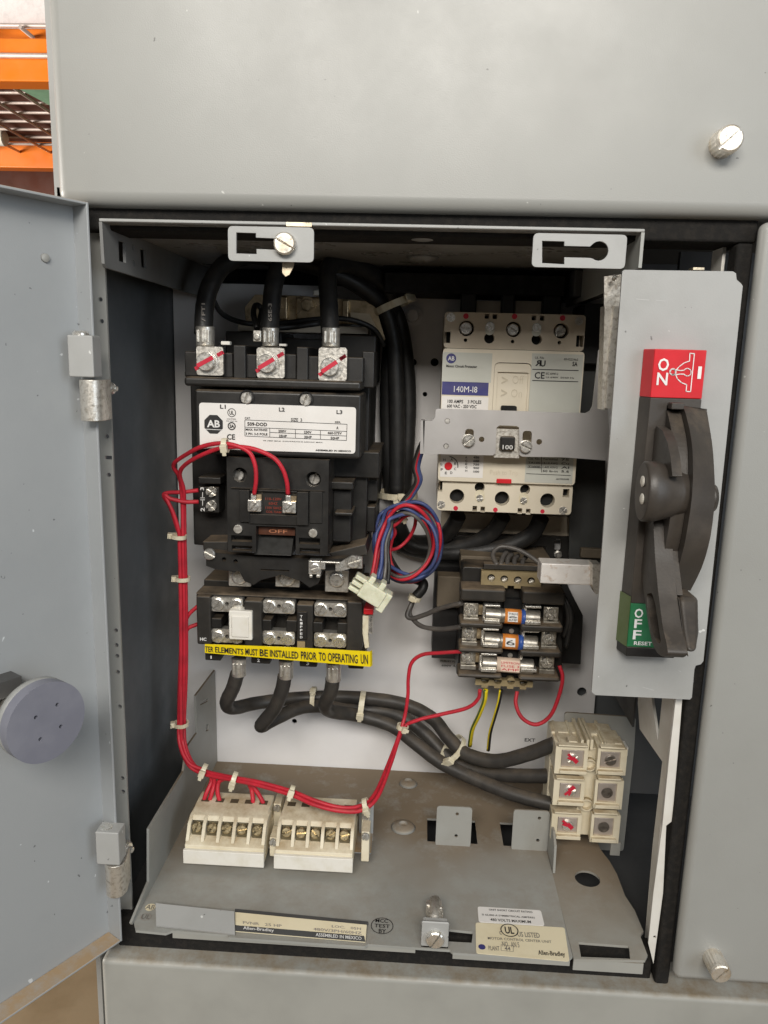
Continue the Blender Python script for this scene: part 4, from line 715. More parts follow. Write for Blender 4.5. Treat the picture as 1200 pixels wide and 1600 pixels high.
# black plug block behind the breaker top, with tails
pb = thing('stab_block', 'black bus plug block high behind the breaker', 'plug block', P(740, 440, .2))
part('block_body', MB().pbox(601, 425, 882, 463, 0.165, 0.2195).pbox(880, 428, 893, 455, 0.18, 0.2195), void, pb, 0.001)
for q in ((721, 455, 744, 494), (785, 455, 803, 494), (850, 455, 876, 494)): part('lead', MB().pbox(*q, 0.168, 0.18), rubber, pb, 0.002)
for q in ((744, 470, 784, 496), (806, 470, 848, 496)): part('light_pad', MB().pbox(*q, 0.178, 0.185), brktaupe, pb)
bx_ = thing('barrier_box', 'black narrow barrier box right of the breaker', 'barrier', P(930, 520, .2)); part('box', MB().pbox(914, 474, 950, 570, 0.17, 0.2195), black, bx_, 0.001)
part('upper_box', MB().pbox(898, 420, 944, 465, 0.155, 0.2195), deeppaint, bx_, 0.002)
bm = thing('breaker_mount', 'brown grey steel mounting plate under the breaker bottom edge', 'plate', P(790, 830, .21)); part('plate', MB().pbox(690, 800, 890, 838, 0.205, 0.2195), brktaupe, bm, 0.0005)
mb = MB().plateY(pxz([(683, 838), (890, 838), (888, 905), (683, 905)], 0.203), [rnd(rectY(698, 832, 707, 841, .203), .002), rnd(rectY(697, 860, 707, 877, .203), .002), rnd(rectY(838, 853, 852, 861, .203), .0015), rnd(rectY(867, 842, 876, 860, .203), .002)], 0.203, 0.002); part('slotted_plate', mb, black, bm)
part('plate_bolt', MB().lathe(P(871, 865, .202), FRONT, [(0.0036, 0), (0.0036, 0.003), (0.0022, 0.0035), (0.0022, 0.008)], 6), steel, bm)

# ================================================================== CONTROL TRANSFORMER WITH FUSE BLOCK
tr = thing('control_transformer', 'black control transformer with three pole fuse block and tan terminal strips', 'transformer', P(800, 1060, .2))
fbs = mat('flat_black_steel', (0.014, 0.013, 0.013), 0.6, ns=60)
part('transformer_frame', MB().pbox(680, 893, 722, 1030, 0.185, 0.2195), fbs, tr)
mb = MB().prism([P(*q, 0.185) for q in ((880, 900), (897, 935), (911, 962), (907, 1038), (870, 1036))], V((0, 0.034, 0)))
part('transformer_frame', mb, fbs, tr)
part('transformer_core', MB().pbox(720, 868, 860, 895, 0.165, 0.2195).pbox(684, 900, 718, 950, 0.170, 0.186), coretan, tr, 0.001)
Yt = 0.128
galv2 = mat('dull_terminal_plate', (0.50, 0.47, 0.41), 0.42, 0.85, c2=(0.30, 0.27, 0.22), ns=140, nd=5, bump=0.08)
part('fuse_base', MB().prism([V((x, Yt + 0.012, z)) for x, z in rnd(pxz([(722, 885), (862, 892), (880, 925), (878, 1066), (712, 1056), (716, 1030), (722, 940)], Yt + 0.012), 0.004)], V((0, 0.045, 0))), black, tr, 0.001)
mb = MB()
for l, r_ in (((720, 919, 790, 942), (817, 923, 883, 947)), ((718, 972, 786, 984), (814, 976, 880, 990)), ((717, 1012, 786, 1023), (812, 1016, 877, 1029)), ((715, 1052, 784, 1062), (811, 1056, 875, 1067))):
    part('fuse_rib', MB().pbox(*l, Yt - 0.010, Yt + 0.0125), blackd, tr, 0.0022, 3); part('fuse_rib', MB().pbox(*r_, Yt - 0.010, Yt + 0.0125), blackd, tr, 0.0022, 3)
part('centre_post', MB().pbox(788, 936, 815, 1056, Yt + 0.006, Yt + 0.013), void, tr)
mb = MB()
for q in ((795, 982, 803, 989), (793, 1020, 801, 1027)): mb.lathe(P((q[0] + q[2]) / 2, (q[1] + q[3]) / 2, Yt + 0.0059), FRONT, [(0.002, 0), (0.002, 0.001)], 10)
part('post_rivet', mb, steel, tr)
for i, (l, r_) in enumerate((((736, 953), (861, 959)), ((733.5, 990), (857.5, 997)), ((731.5, 1027), (854.5, 1034)))):
    for (x, y), sg in ((l, -1), (r_, 1)):
        o_ = part('screw_terminal', MB().pbox(x - 11, y - 11, x + 11, y + 9, Yt - 0.001, Yt + 0.002).pbox(x - 12, y + 12, x + 12, y + 20, Yt - 0.004, Yt - 0.002).pbox(x - 12, y + 7, x + 11, y + 13, Yt - 0.001, Yt + 0.001), galv2, tr, 0.0005)
        part('screw', phillips(MB(), P(x - 1, y - 1, Yt - 0.001), 8.8 * S(x, y, Yt), 0.0042, 0.3 + 0.4 * i + (0.5 if sg > 0 else 0)), bright, o_)
    yl, yr = l[1] + (6 if i < 2 else 8), r_[1] + (3 if i < 2 else 2)
    for (x, y) in ((l[0] + 33 if i < 2 else l[0] + 32, yl + 1), (r_[0] - 28, yr)):
        part('fuse_clip', MB().pbox(x - 12, y + 9, x + 12, y + 15, Yt - 0.012, Yt + 0.004).pbox(x - 12, y - 15, x + 13, y - 11, Yt - 0.008, Yt + 0.004).pbox(x - 14 , y - 12, x - 11, y + 12, Yt - 0.004, Yt + 0.006), bright, tr, 0.0004)
    part('copper_tab', MB().pbox(l[0] + 12, l[1] - 8, l[0] + 24, l[1] + 8, Yt + 0.001, Yt + 0.004), goldzinc, tr)
def strip(q, holes, Y, top):
    x0, y0, x1, y1 = q; a, b = P(x0, y0, Y), P(x1, y1, Y); n = 4; w_ = (b.x - a.x) / (2 * n + 1); o_ = [(a.x, a.z), (a.x, b.z + 0.002)]
    for k in range(n): o_ += [(a.x + w_ * (2 * k + 1), b.z + 0.002), (a.x + w_ * (2 * k + 1), b.z), (a.x + w_ * (2 * k + 2), b.z), (a.x + w_ * (2 * k + 2), b.z + 0.002)]
    o_ += [(b.x, b.z + 0.002), (b.x, a.z)]
    s_ = part('terminal_strip', MB().plateY(o_, [circY(x, y, 6.2, Y, 16) for x, y in holes], Y, 0.006), tanp, tr, 0.0004)
    part('strip_backing', MB().box(a.x + 0.001, b.x - 0.001, Y + 0.0061, Y + 0.010, b.z + 0.0022, a.z - 0.0005), void, s_)
    mb = MB()
    for x, y in holes: slotted(mb, P(x, y, Y + 0.006), 5 * S(x, y, Y), 0.0012, 0.5)
    part('strip_screw', mb, steel, s_)
strip((752.5, 892, 845, 921), ((767.5, 903), (788, 905), (809, 906.5), (830, 908)), Yt + 0.002, True)
strip((743, 1061, 832, 1078), ((758, 1062.5), (778, 1063.5), (798.5, 1064), (818, 1066.5)), Yt + 0.004, False)
part('strip_cap', MB().pbox(756, 881, 846, 893, Yt + 0.004, Yt + 0.012), blackd, tr, 0.0006)
fcap = mat('dull_fuse_cap', (0.44, 0.415, 0.37), 0.40, 0.85, c2=(0.25, 0.225, 0.19), ns=170, nd=5, bump=0.08)
def fuse(cx0, cy0, cx1, cy1, r, bands, label, capm=steel):
    f = thing('cartridge_fuse', label, 'fuse', P((cx0 + cx1) / 2, (cy0 + cy1) / 2, Yt - 0.004), 'fuses in the fuse block')
    A, B = P(cx0, cy0, Yt - 0.004), P(cx1, cy1, Yt - 0.004); R = r * S(cx0, cy0, Yt); L = B - A; ax = L.normalized()
    part('fuse_tube', MB().cyl(A + L * 0.02, A + L * 0.98, R * 0.93, 20), fcap, f)
    part('fuse_cap', MB().cyl(A, A + L * 0.30, R, 20, 0.0006), fcap, f); part('fuse_cap', MB().cyl(A + L * 0.72, B, R, 20, 0.0006), fcap, f)
    for (u0, u1, m, rr) in bands: part('fuse_label', MB().cyl(A + L * u0, A + L * u1, R * rr, 24), m, f)
    return f, A, L, R
f, A, L, R = fuse(757, 960, 843, 966, 12.2, ((.36, .66, orangelab, .965), (.66, .76, bluelab, .968), (.76, .77, white, .966)), 'topmost glass style fuse with orange and blue label')
def fuse_print(f, A, L, R, u0, u1, h, lines, bm=white):
    n = V((0, -1, 0.25)).normalized(); up_ = V((0, 0.25, 1)).normalized(); ax = L.normalized(); c0 = A + L * u0 + n * R * 0.972
    part('label_patch', MB().add([A + L * uu + n * R * (0.975 if abs(v) < .5 else .955) + up_ * R * v * h for v in (-1, 0, 1) for uu in (u0, u1)], [(0, 1, 3, 2), (2, 3, 5, 4)]), bm, f)
    n_ = len(lines)
    lettering(f, [(t, (A + L * (u0 + .01) + n * R * 1.0 + up_ * R * h * (0.9 - 1.8 * (k + 0.85) / n_), L * (u1 - u0 - .02), up_ * R * h * 1.2 / n_), .0) for k, t in enumerate(lines)], ink if bm is white else redink)
fuse_print(f, A, L, R, .41, .59, .62, ('TRM', '6', 'AMP'))
f, A, L, R = fuse(755, 999, 839, 1006, 12.2, ((.35, .64, orangelab, .965), (.64, .75, bluelab, .968), (.75, .77, white, .966)), 'middle fuse with orange label marked 6')
fuse_print(f, A, L, R, .40, .58, .55, ('6',))
f, A, L, R = fuse(752, 1036, 833, 1042, 12.2, ((.29, .80, pinklab, .965),), 'lowest fuse with pale pink label and red print')
fuse_print(f, A, L, R, .36, .72, .70, ('LIMITRON', 'FUSE 3', 'AMP'), pinklab)

# ================================================================== CONTROL TERMINAL BLOCKS (two, five poles each)
def terminal_block(x0, x1, base_z, label, screws):
    t = thing('terminal_block', label, 'terminal block', ((x0 + x1) / 2, 0.08, ZF), 'white five pole terminal blocks on the tray')
    n = 5; wd = x1 - x0; z = base_z
    part('marker_strip', MB().box(x0 - 0.0005, x1 + 0.0005, 0.0575, 0.0605, z, z + 0.0115), whitep, t, 0.0006)
    prof = [(0.0605, z), (0.0605, z + 0.0145), (0.0665, z + 0.0165), (0.0665, z + 0.0165)]
    part('block_base', MB().prism([V((x0, y, q)) for y, q in ((0.0606, z + 0.001), (0.0606, z + 0.0138), (0.066, z + 0.0168), (0.106, z + 0.0168), (0.106, z + 0.001))], V((wd, 0, 0))), cream, t, 0.0006)
    part('block_top', MB().prism([V((x0 + 0.0008, y, q)) for y, q in ((0.0735, z + 0.0262), (0.0765, z + 0.0292), (0.088, z + 0.0312), (0.106, z + 0.0312), (0.106, z + 0.0168), (0.0885, z + 0.0168), (0.0885, z + 0.0262))], V((wd - 0.0016, 0, 0))), cream, t, 0.0007)
    th_ = 0.0026
    for k in range(n + 1):
        xc = x0 + (wd - th_) * k / n
        part('barrier', MB().prism([V((xc, y, q)) for y, q in ((0.0625, z + 0.0155), (0.0690, z + 0.0262), (0.0755, z + 0.0295), (0.0885, z + 0.0290), (0.0885, z + 0.0168), (0.064, z + 0.0166))], V((th_, 0, 0))), cream, t, 0.0006)
    for k in range(n):
        xm = x0 + th_ / 2 + (wd - th_) * (k + 0.5) / n
        cl = part('clamp', MB().box(xm - 0.0038, xm + 0.0038, 0.0690, 0.0882, z + 0.0169, z + 0.0215).box(xm - 0.0037, xm + 0.0037, 0.0735, 0.0882, z + 0.0215, z + 0.0259), mat_clamp, t, 0.0004)
        ax = V((0, -0.93, 0.36)).normalized(); c = V((xm + random.uniform(-.0004, .0004), 0.0712, z + 0.0226))
        part('screw', slotted(MB(), c, 0.0037, 0.0026, screws[k], ax), brass, cl)
    mb = MB()
    for k in range(n):
        xm = x0 + th_ / 2 + (wd - th_) * (k + 0.5) / n
        mb.box(xm - 0.0032, xm + 0.0032, 0.0915, 0.0970, z + 0.03125, z + 0.0314)
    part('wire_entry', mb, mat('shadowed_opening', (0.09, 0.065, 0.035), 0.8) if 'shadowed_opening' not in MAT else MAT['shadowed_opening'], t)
    return t
mat_clamp = mat('tarnished_clamp', (0.20, 0.17, 0.105), 0.5, 0.6, c2=(0.12, 0.10, 0.06), ns=120)
tbz = 0.0365
tA = terminal_block(0.0452, 0.1060, tbz, 'left five pole terminal block with red wires entering its top', (1.2, 0.9, 0.5, 0.2, 0.7))
tB = terminal_block(0.1145, 0.1733, tbz, 'right five pole terminal block without wires on top', (0.5, 0.1, -0.8, 0.6, 0.3))
rail = thing('mounting_rail', 'grey bent mounting rail under both terminal blocks', 'rail', (0.11, 0.1, ZF))
part('rail_plate', MB().box(0.040, 0.186, 0.082, 0.110, tbz - 0.0004, tbz + 0.0006).box(0.040, 0.186, 0.1075, 0.1095, ZF + 0.0002, tbz - 0.0005).box(0.1745, 0.186, 0.107, 0.1085, tbz, tbz + 0.028), doorpaint, rail)
for (x, y, Yv, r) in ((433, 1262, .098, 5.5), (427, 1315, .070, 6), (571, 1306, .070, 6), (571, 1275, .098, 5.5)):
    p = P(x, y, Yv); e = part('end_foot', MB().box(p.x - 0.0030, p.x + 0.0030, Yv + 0.0005, Yv + 0.016, tbz + 0.001, p.z + 0.003), cream, rail, 0.0006); part('screw', slotted(MB(), p, r * S(x, y, Yv), 0.0022, 1.4), steel, e)

# ================================================================== POWER TERMINAL BLOCK
darkscrew = mat('dark_steel_screw', (0.30, 0.27, 0.24), 0.4, 0.8, c2=(0.16, 0.14, 0.12), ns=200)
ptb = thing('power_terminal_block', 'large cream three pole power terminal block beside the right tray', 'terminal block', P(920, 1310, .12))
Yb_ = 0.098
poles = [((869, 1166, 916, 1211), (935, 1169, 977, 1212)), ((866, 1218, 911, 1260), (931, 1218, 971, 1265)), ((863, 1271, 906, 1313), (925, 1272, 966, 1318))]
mb = MB().pbox(914, 1172, 940, 1312, Yb_ + 0.012, 0.142)
part('block_spine', MB().pbox(909, 1168, 938, 1306, Yb_ + 0.012, 0.143), cream, ptb, 0.0008)
a, b = P(869, 1166, Yb_ + .02), P(972, 1310, Yb_ + .02)
part('block_base', MB().box(0.3268, 0.3768, Yb_ + 0.026, 0.1435, P(862, 1312, Yb_).z + 0.002, P(870, 1166, Yb_).z - 0.001), cream, ptb, 0.0012)
for i, (l, r_) in enumerate(poles):
    for sd, q in enumerate((l, r_)):
        x0, y0, x1, y1 = q; sq = (x0 + (9 if sd == 0 else 4), y0 + 5, x1 - (5 if sd == 0 else 9), y1 - 11)
        h_ = part('pole_housing', MB().plateY(rectY(x0, y0, x1, y1, Yb_), [rectY(*sq, Yb_)], Yb_, 0.004).pbox(x0 + 0.6, y0 + 0.6, x1 - 0.6, y1 - 0.6, Yb_ + 0.0045, Yb_ + 0.0275), cream, ptb, 0.0006)
        part('pole_lip', MB().pbox(x0 - 0.5 if sd else x0 + 6, y1 - 7, x1 + (1 if sd == 0 else -3), y1 + 0.5, Yb_ - 0.003, Yb_ + 0.002), cream, h_, 0.0005); part('pole_lip', MB().pbox(x0 + 4, y0 - 2, x1 + (3 if sd == 0 else 0), y0 + 2.5, Yb_ - 0.0035, Yb_ + 0.002), cream, h_, 0.0005)
        cl = part('clamp_face', MB().pbox(sq[0] + .5, sq[1] + .5, sq[2] - .5, sq[3] - .5, Yb_ + 0.0015, Yb_ + 0.004), mat('dull_tin', (0.62, 0.55, 0.50), 0.42, 0.6, ns=100) if 'dull_tin' not in MAT else MAT['dull_tin'], h_, 0.0004)
        xm, ym = (sq[0] + sq[2]) / 2, (sq[1] + sq[3]) / 2; rr = 9.0 * S(xm, ym, Yb_)
        if sd == 0 or i == 0: part('clamp_screw', slotted(MB(), P(xm, ym, Yb_ + 0.0015), rr, 0.0014, (0.6, 0.4, -0.6)[i] if sd == 0 else 0.35, gap=0.16), darkscrew if sd else bright, h_)
        else: part('clamp_screw', MB().lathe(P(xm, ym, Yb_ + 0.0014), FRONT, [(rr, 0), (rr, 0.0006), (rr * 0.8, 0.0006), (rr * 0.7, -0.002), (0.0002, -0.002)], 20), darkscrew, h_)
        if sd == 0:
            an = (-0.8, 0.75, -0.75)[i]; U = V((math.cos(an), 0, math.sin(an))); N2 = V((-U.z, 0, U.x)); p = P(xm, ym, Yb_ - 0.0002)
            mk = MB().obox(p, U, N2, FRONT, rr * 2.3, rr * 0.45, 0.0003).obox(p + U * rr * .5 + N2 * rr * .3 - V((0, .0001, 0)), U, N2, FRONT, rr * 1.2, rr * 0.4, 0.0003).obox(p - U * rr * .3 - N2 * rr * .35 - V((0, .0002, 0)), (U + N2 * .4).normalized(), (N2 - U * .4).normalized(), FRONT, rr * 0.9, rr * 0.3, 0.0003); part('red_paint_mark', mk, redink, h_)
for (x, y) in ((920, 1192), (915, 1254)):
    part('mounting_bush', MB().lathe(P(x, y, Yb_ + 0.0115), FRONT, [(0.0052, 0), (0.0052, 0.004), (0.0042, 0.004), (0.0040, -0.012), (0.0002, -0.012)], 24), cream, ptb)
mb = MB()
for x in (874, 896, 908, 917, 923, 945): mb.pbox(x, 1160 - (4 if 900 < x < 930 else 0), x + 3.5, 1172, Yb_ + 0.006, 0.142)
mb.pbox(876, 1160, 912, 1167, Yb_ + 0.010, 0.13); mb.pbox(940, 1160, 972, 1170, Yb_ + 0.010, 0.13); mb.pbox(889, 1158, 902, 1168, Yb_ + 0.003, Yb_ + 0.012); mb.pbox(948, 1162, 961, 1171, Yb_ + 0.003, Yb_ + 0.012)
part('top_fin', mb, cream, ptb, 0.0005)
tbk = thing('terminal_bracket', 'grey upright bracket plate holding the cream power terminal block', 'bracket', P(930, 1170, .145))
part('bracket_plate', MB().plateY(rnd(pxz([(882, 1113), (994, 1121), (991, 1170), (974, 1330), (880, 1325)], 0.145), 0.003), [], 0.145, 0.0018), traypaint, tbk)
part('bracket_foot', MB().prism([P(*q, 0.10) for q in ((955, 1316), (967, 1270), (972, 1275), (968, 1337), (962, 1336))], V((0.0012, 0, 0))) if False else MB().pbox(955, 1316, 968, 1337, 0.100, 0.1015), traypaint, tbk)
part('side_clip', MB().pbox(974, 1168, 981, 1182, 0.128, 0.14), whitep, tbk, 0.0005)

# ================================================================== DISCONNECT OPERATOR
op = thing('disconnect_operator', 'grey cover plate with red ON and green OFF labels and dark rotary handle', 'disconnect switch', (0.355, 0.02, 0.21))
Y0 = -0.0005
ol = rnd(pxz([(972, 421.5), (1146, 425)], Y0), 0.0)[:0] + pxz([(972.5, 424), (975.5, 421.5), (1145, 424), (1150, 427), (1151, 437), (1158, 443), (1160.5, 447)], Y0) + pxz([(1099, 1033), (1095, 1038), (1087, 1040), (1085, 1046), (1081, 1090), (1078, 1093), (930, 1086), (924.5, 1081)], Y0)
part('cover_plate', MB().plateY(ol, [], Y0, 0.0016), platepaint, op, 0.0005)
part('plate_flange', MB().add([P(1160.5, 447, Y0) + V((0, .0016, 0)), P(1099, 1033, Y0) + V((0, .0016, 0)), P(1099, 1033, Y0) + V((0, .012, 0)), P(1160.5, 447, Y0) + V((0, .012, 0)), P(1160.5, 447, Y0) + V((-.0015, .0016, 0)), P(1099, 1033, Y0) + V((-.0015, .0016, 0)), P(1099, 1033, Y0) + V((-.0015, .012, 0)), P(1160.5, 447, Y0) + V((-.0015, .012, 0))], [(0, 1, 2, 3), (7, 6, 5, 4), (0, 4, 5, 1), (1, 5, 6, 2), (2, 6, 7, 3), (3, 7, 4, 0)]), platepaint, op)
sm_ = MB()
for x0, y0, x1, y1 in ((994, 467.5, 1014, 469.5), (1025, 469.5, 1040, 471), (1004, 1074, 1022, 1079), (1060, 1048, 1064, 1050)):
    A, B = P(x0, y0, Y0), P(x1, y1, Y0); sm_.add([A + V((0, -.0001, 0)), B + V((0, -.0001, 0)), B + V((0, -.0001, .0004)), A + V((0, -.0001, .0003))], [(0, 1, 2, 3)])
part('scratch', sm_, mat('scratched_paint', (0.50, 0.50, 0.49), 0.6), op)
part('plate_stud', MB().pbox(1083, 417, 1101, 423, 0.004, 0.012), clip_m, op, 0.0005)
Yh = -0.0125; xa, xb = 0.3405, 0.3688; zt_, zb_ = P(1021, 545, Yh).z, P(1000, 1018, Yh).z; z_on = P(1015, 621, Yh).z; z_off = P(992, 943, Yh).z; z_oe = P(988, 1011, Yh).z
def bez(z0, z1, m, name, lab=None): return part(name, MB().prism([V((xa - 0.0030, -0.0006, z0)), V((xa, Yh, z0)), V((xb, Yh, z0)), V((xb + 0.0005, -0.0006, z0))], V((0, 0, z1 - z0))), m, op, 0.0005, label=lab)
on = bez(z_on, zt_, redp, 'on_label', 'red block lettered ON with a switch symbol')
bez(z_off + 0.0001, z_on - 0.0001, handlep, 'bezel')
of = bez(z_oe, z_off, greenp, 'off_label', 'green block lettered OFF and RESET')
part('off_side', MB().prism([V((xa - 0.0034, -0.0007, z_oe)), V((xa - 0.0003, Yh, z_oe)), V((xa - 0.0006, Yh + 0.001, z_oe)), V((xa - 0.0036, -0.0006, z_oe))], V((0, 0, z_off - z_oe + 0.004))), olive, op)
bez(z_oe - 0.006, z_oe - 0.0001, black, 'bezel_foot')
lettering(on, [('O', bxY(1029, 559.5, 1044, 580, Yh), .02), ('N', bxY(1027, 582, 1042, 602, Yh), .02), ('I', bxY(1091, 572.5, 1094.6, 592, Yh), .0)], white)
lettering(of, [('O', bxY(992, 950.5, 1004, 965.5, Yh), .02), ('F', bxY(991.5, 967, 1002, 981.5, Yh), .02), ('F', bxY(989.5, 984, 1001, 999, Yh), .02), ('RESET', bxY(990.5, 1001.5, 1018, 1008.5, Yh), .02)], white)
# switch symbol
def stroke(pts, wd, closed=False):
    mb = MB(); q = pts + ([pts[0]] if closed else [])
    for a_, b_ in zip(q, q[1:]):
        A, B = P(*a_, Yh - 0.0004), P(*b_, Yh - 0.0004); d = (B - A).normalized(); n = V((-d.z, 0, d.x)) * wd / 2; A -= d * wd * .3; B += d * wd * .3; mb.add([A - n, B - n, B + n, A + n], [(0, 1, 2, 3)])
    return mb
arc = lambda cx, cy, r, a0, a1, n=8: [(cx + r * math.cos(a0 + (a1 - a0) * k / n), cy - r * math.sin(a0 + (a1 - a0) * k / n)) for k in range(n + 1)]
sy = stroke([(1078, 552), (1085, 552.5), (1079, 612), (1072, 611.5), (1073, 601)] + [(1065, 598), (1058.5, 592), (1056, 586)], 0.0005)
for m_ in (stroke([(1078, 552), (1077.5, 564), (1069, 567), (1061, 573), (1057.5, 577)], 0.0005), stroke(arc(1051.5, 581, 4.6, 0, 6.283, 14), 0.0008), stroke([(1055, 577.5), (1063, 579)] + arc(1074, 581.5, 6, 2.6, -2.6, 10) + [(1063, 584.5), (1055, 585.5)], 0.0005)): sy.add(m_.v, m_.f)
part('switch_symbol', sy, white, on)
# rotary handle: crescent guard, hub, lever, knob (all one lever that turns)
XA, XG = 0.3575, 0.372
def cat(pts, sub=6):
    q = []; e = [tuple(2 * V(pts[0]) - V(pts[1]))] + pts + [tuple(2 * V(pts[-1]) - V(pts[-2]))]
    for i in range(1, len(e) - 2):
        for k in range(sub):
            t = k / sub; p0, p1, p2, p3 = (V(p) for p in e[i - 1:i + 3])
            q.append(0.5 * (2 * p1 + (p2 - p0) * t + (2 * p0 - 5 * p1 + 4 * p2 - p3) * t * t + (3 * p1 - p0 - 3 * p2 + p3) * t ** 3))
    return q + [V(pts[-1])]
rr_ = [P(*q, X=XG) for q in ((1104, 639), (1107, 657), (1113, 695), (1116, 735), (1117, 778), (1113, 820), (1107, 853), (1096, 888), (1079, 923))]
rl_ = [P(*q, X=XA) for q in ((1067, 634), (1073, 652), (1081, 692), (1083, 735), (1081, 778), (1075, 820), (1069, 853), (1060, 886), (1046, 918))]
fr, flf = cat(rr_), cat(rl_); n = len(fr); mb = MB(); bk_ = lambda p: V((p.x, min(-0.0132, p.y + 0.015), p.z))
rows_ = [fr, flf, [bk_(p) for p in flf], [bk_(p) for p in fr]]
vs = [p for r_ in rows_ for p in r_]; fs = []
for j in range(4):
    for i in range(n - 1): fs.append((j * n + i, j * n + i + 1, ((j + 1) % 4) * n + i + 1, ((j + 1) % 4) * n + i))
fs += [(0, n, 2 * n, 3 * n), (4 * n - 1, 3 * n - 1, 2 * n - 1, n - 1)]
part('handle_guard', mb.add(vs, fs), handlep, op, 0.0016, 3, ang=50)
web = [(-0.0132, flf[0].z)] + [(p.y + 0.004, p.z - 0.0006) for p in flf[1:-1]] + [(-0.0132, flf[-1].z)]
web = [(min(y, -0.0132), z) for y, z in web]; hole_c = V((0.35, -0.0265, P(1060, 722, X=0.3495).z))
web = [(min(y + 0.003, -0.0132), z) for y, z in web]
part('guard_web', MB().plateX(web, [circ(hole_c.y, hole_c.z, 0.0040, 16)], 0.3500, 0.0073), handlep, op)
part('guard_top', MB().box(0.3502, 0.3572, -0.0200, -0.0133, flf[0].z - 0.002, flf[0].z + 0.0016), handlep, op, 0.0006)
inr = pyz([(1024, 668), (1034, 666), (1044, 673), (1052, 692), (1057, 716), (1060, 745), (1022, 745), (1022, 700)], 0.3475)
part('inner_sector', MB().plateX([(min(-0.0131, y), z) for y, z in inr], [], 0.3445, 0.0050), handlep, op, 0.0008)
yc, zc, xh = -0.0365, 0.3495, 0.3335
hub = [(yc + 0.0135 * math.cos(t), zc + 0.0165 * math.sin(t)) for t in [2 * math.pi * k / 32 for k in range(32)]]
mb = MB(); secs = [(xh, 0.93, 0), (xh + 0.001, 1.0, 0), (xh + 0.006, 1.0, 0), (xh + 0.013, 0.90, 0.002), (xh + 0.019, 0.78, 0.004), (xh + 0.0245, 0.74, 0.005), (xh + 0.028, 0.70, 0.005)]
vs = []; fs = []
for x, k, dy in secs: vs += [V((x, yc + dy + (y - yc) * k, zc + (z - zc) * k - (1 - k) * 0.004)) for y, z in hub]
n = len(hub)
for i in range(len(secs) - 1): fs += [(i * n + k, i * n + (k + 1) % n, (i + 1) * n + (k + 1) % n, (i + 1) * n + k) for k in range(n)]
mb.add(vs, fs, True); mb.add([], [tuple(range(n))[::-1], tuple(range((len(secs) - 1) * n, len(secs) * n))]) if False else None
mb.f += [list(range(n))[::-1], list(range((len(secs) - 1) * n, len(secs) * n))]; mb.sm += [False, False]
part('handle_hub', mb, handlep, op)
for (x, y) in ((1005, 752), (1004, 779.5)):
    p = P(x, y, X=xh - 0.0002); part('hub_rivet', MB().lathe(p, V((-1, 0, 0)), [(0.0030, 0), (0.0030, 0.0006), (0.0018, 0.0011)], 16), whitep, op)
XL1 = 0.3445
arm = pyz([(1000, 800), (1001, 850), (1003, 900), (1007, 932), (1013, 976), (1020, 1008), (1028, 1022), (1037, 1027), (1044, 1022), (1042, 1008), (1036, 982), (1029, 930), (1024, 876), (1020, 800)], XL1)
eye = pyz([(1010, 928), (1019, 926), (1024, 945), (1030, 985), (1033, 1004), (1028, 1006), (1020, 990), (1012, 955)], XL1)
part('lever_arm', MB().plateX(rnd(arm, 0.004), [rnd(eye, 0.003)], XL1, 0.0098), handlep, op, 0.0013, 3, ang=40)
g1 = P(1031, 934, X=XL1); g2 = P(1037, 984, X=XL1); g3 = P(1046, 1027, X=XL1)
grip = [(g1.y + 0.0006, g1.z), (g2.y + 0.0006, g2.z), (g3.y + 0.002, g3.z), (g3.y + 0.016, g3.z + 0.001), (g1.y + 0.022, g1.z)]
part('lever_grip', MB().plateX(grip, [], XL1 + 0.0100, 0.0002).plateX([(y + .001, z) for y, z in grip], [], XL1 + 0.0102, 0.0004), black, op)
gl0, gl1 = XL1 + 0.0107, (0.3665, 0.3645, 0.3605)
gv = [V((gl0, g1.y + .0006, g1.z)), V((gl1[0], g1.y + .0030, g1.z)), V((gl0, g2.y + .0010, g2.z)), V((gl1[1], g2.y + .0050, g2.z - .001)), V((gl0, g3.y + .005, g3.z)), V((gl1[2] + .001, g3.y + .007, g3.z + .001)), V((gl0, g1.y + .022, g1.z)), V((gl1[0], g1.y + .022, g1.z)), V((gl0, g3.y + .018, g3.z)), V((gl1[2] + .001, g3.y + .018, g3.z + .001))]
part('lever_grip', MB().add(gv, [(0, 1, 3, 2), (2, 3, 5, 4), (4, 5, 9, 8), (0, 6, 7, 1), (6, 8, 9, 7), (0, 2, 4, 8, 6), (1, 7, 9, 5, 3)]), handlep, op, 0.0026, 4)
st1 = pyz([(1021, 822), (1024, 876), (1030, 930), (1019, 930), (1010, 822)], XL1)
part('lever_step', MB().plateX([(y + 0.0010, z) for y, z in st1], [], XL1 + 0.0099, 0.0030), handlep, op, 0.0006)
part('handle_knob', MB().lathe(V((0.3722, -0.0215, P(1118, 782, X=0.376).z)), V((1, 0, 0)), [(0.0085, 0), (0.0085, 0.004), (0.0075, 0.0058)], 24), handlep, op)

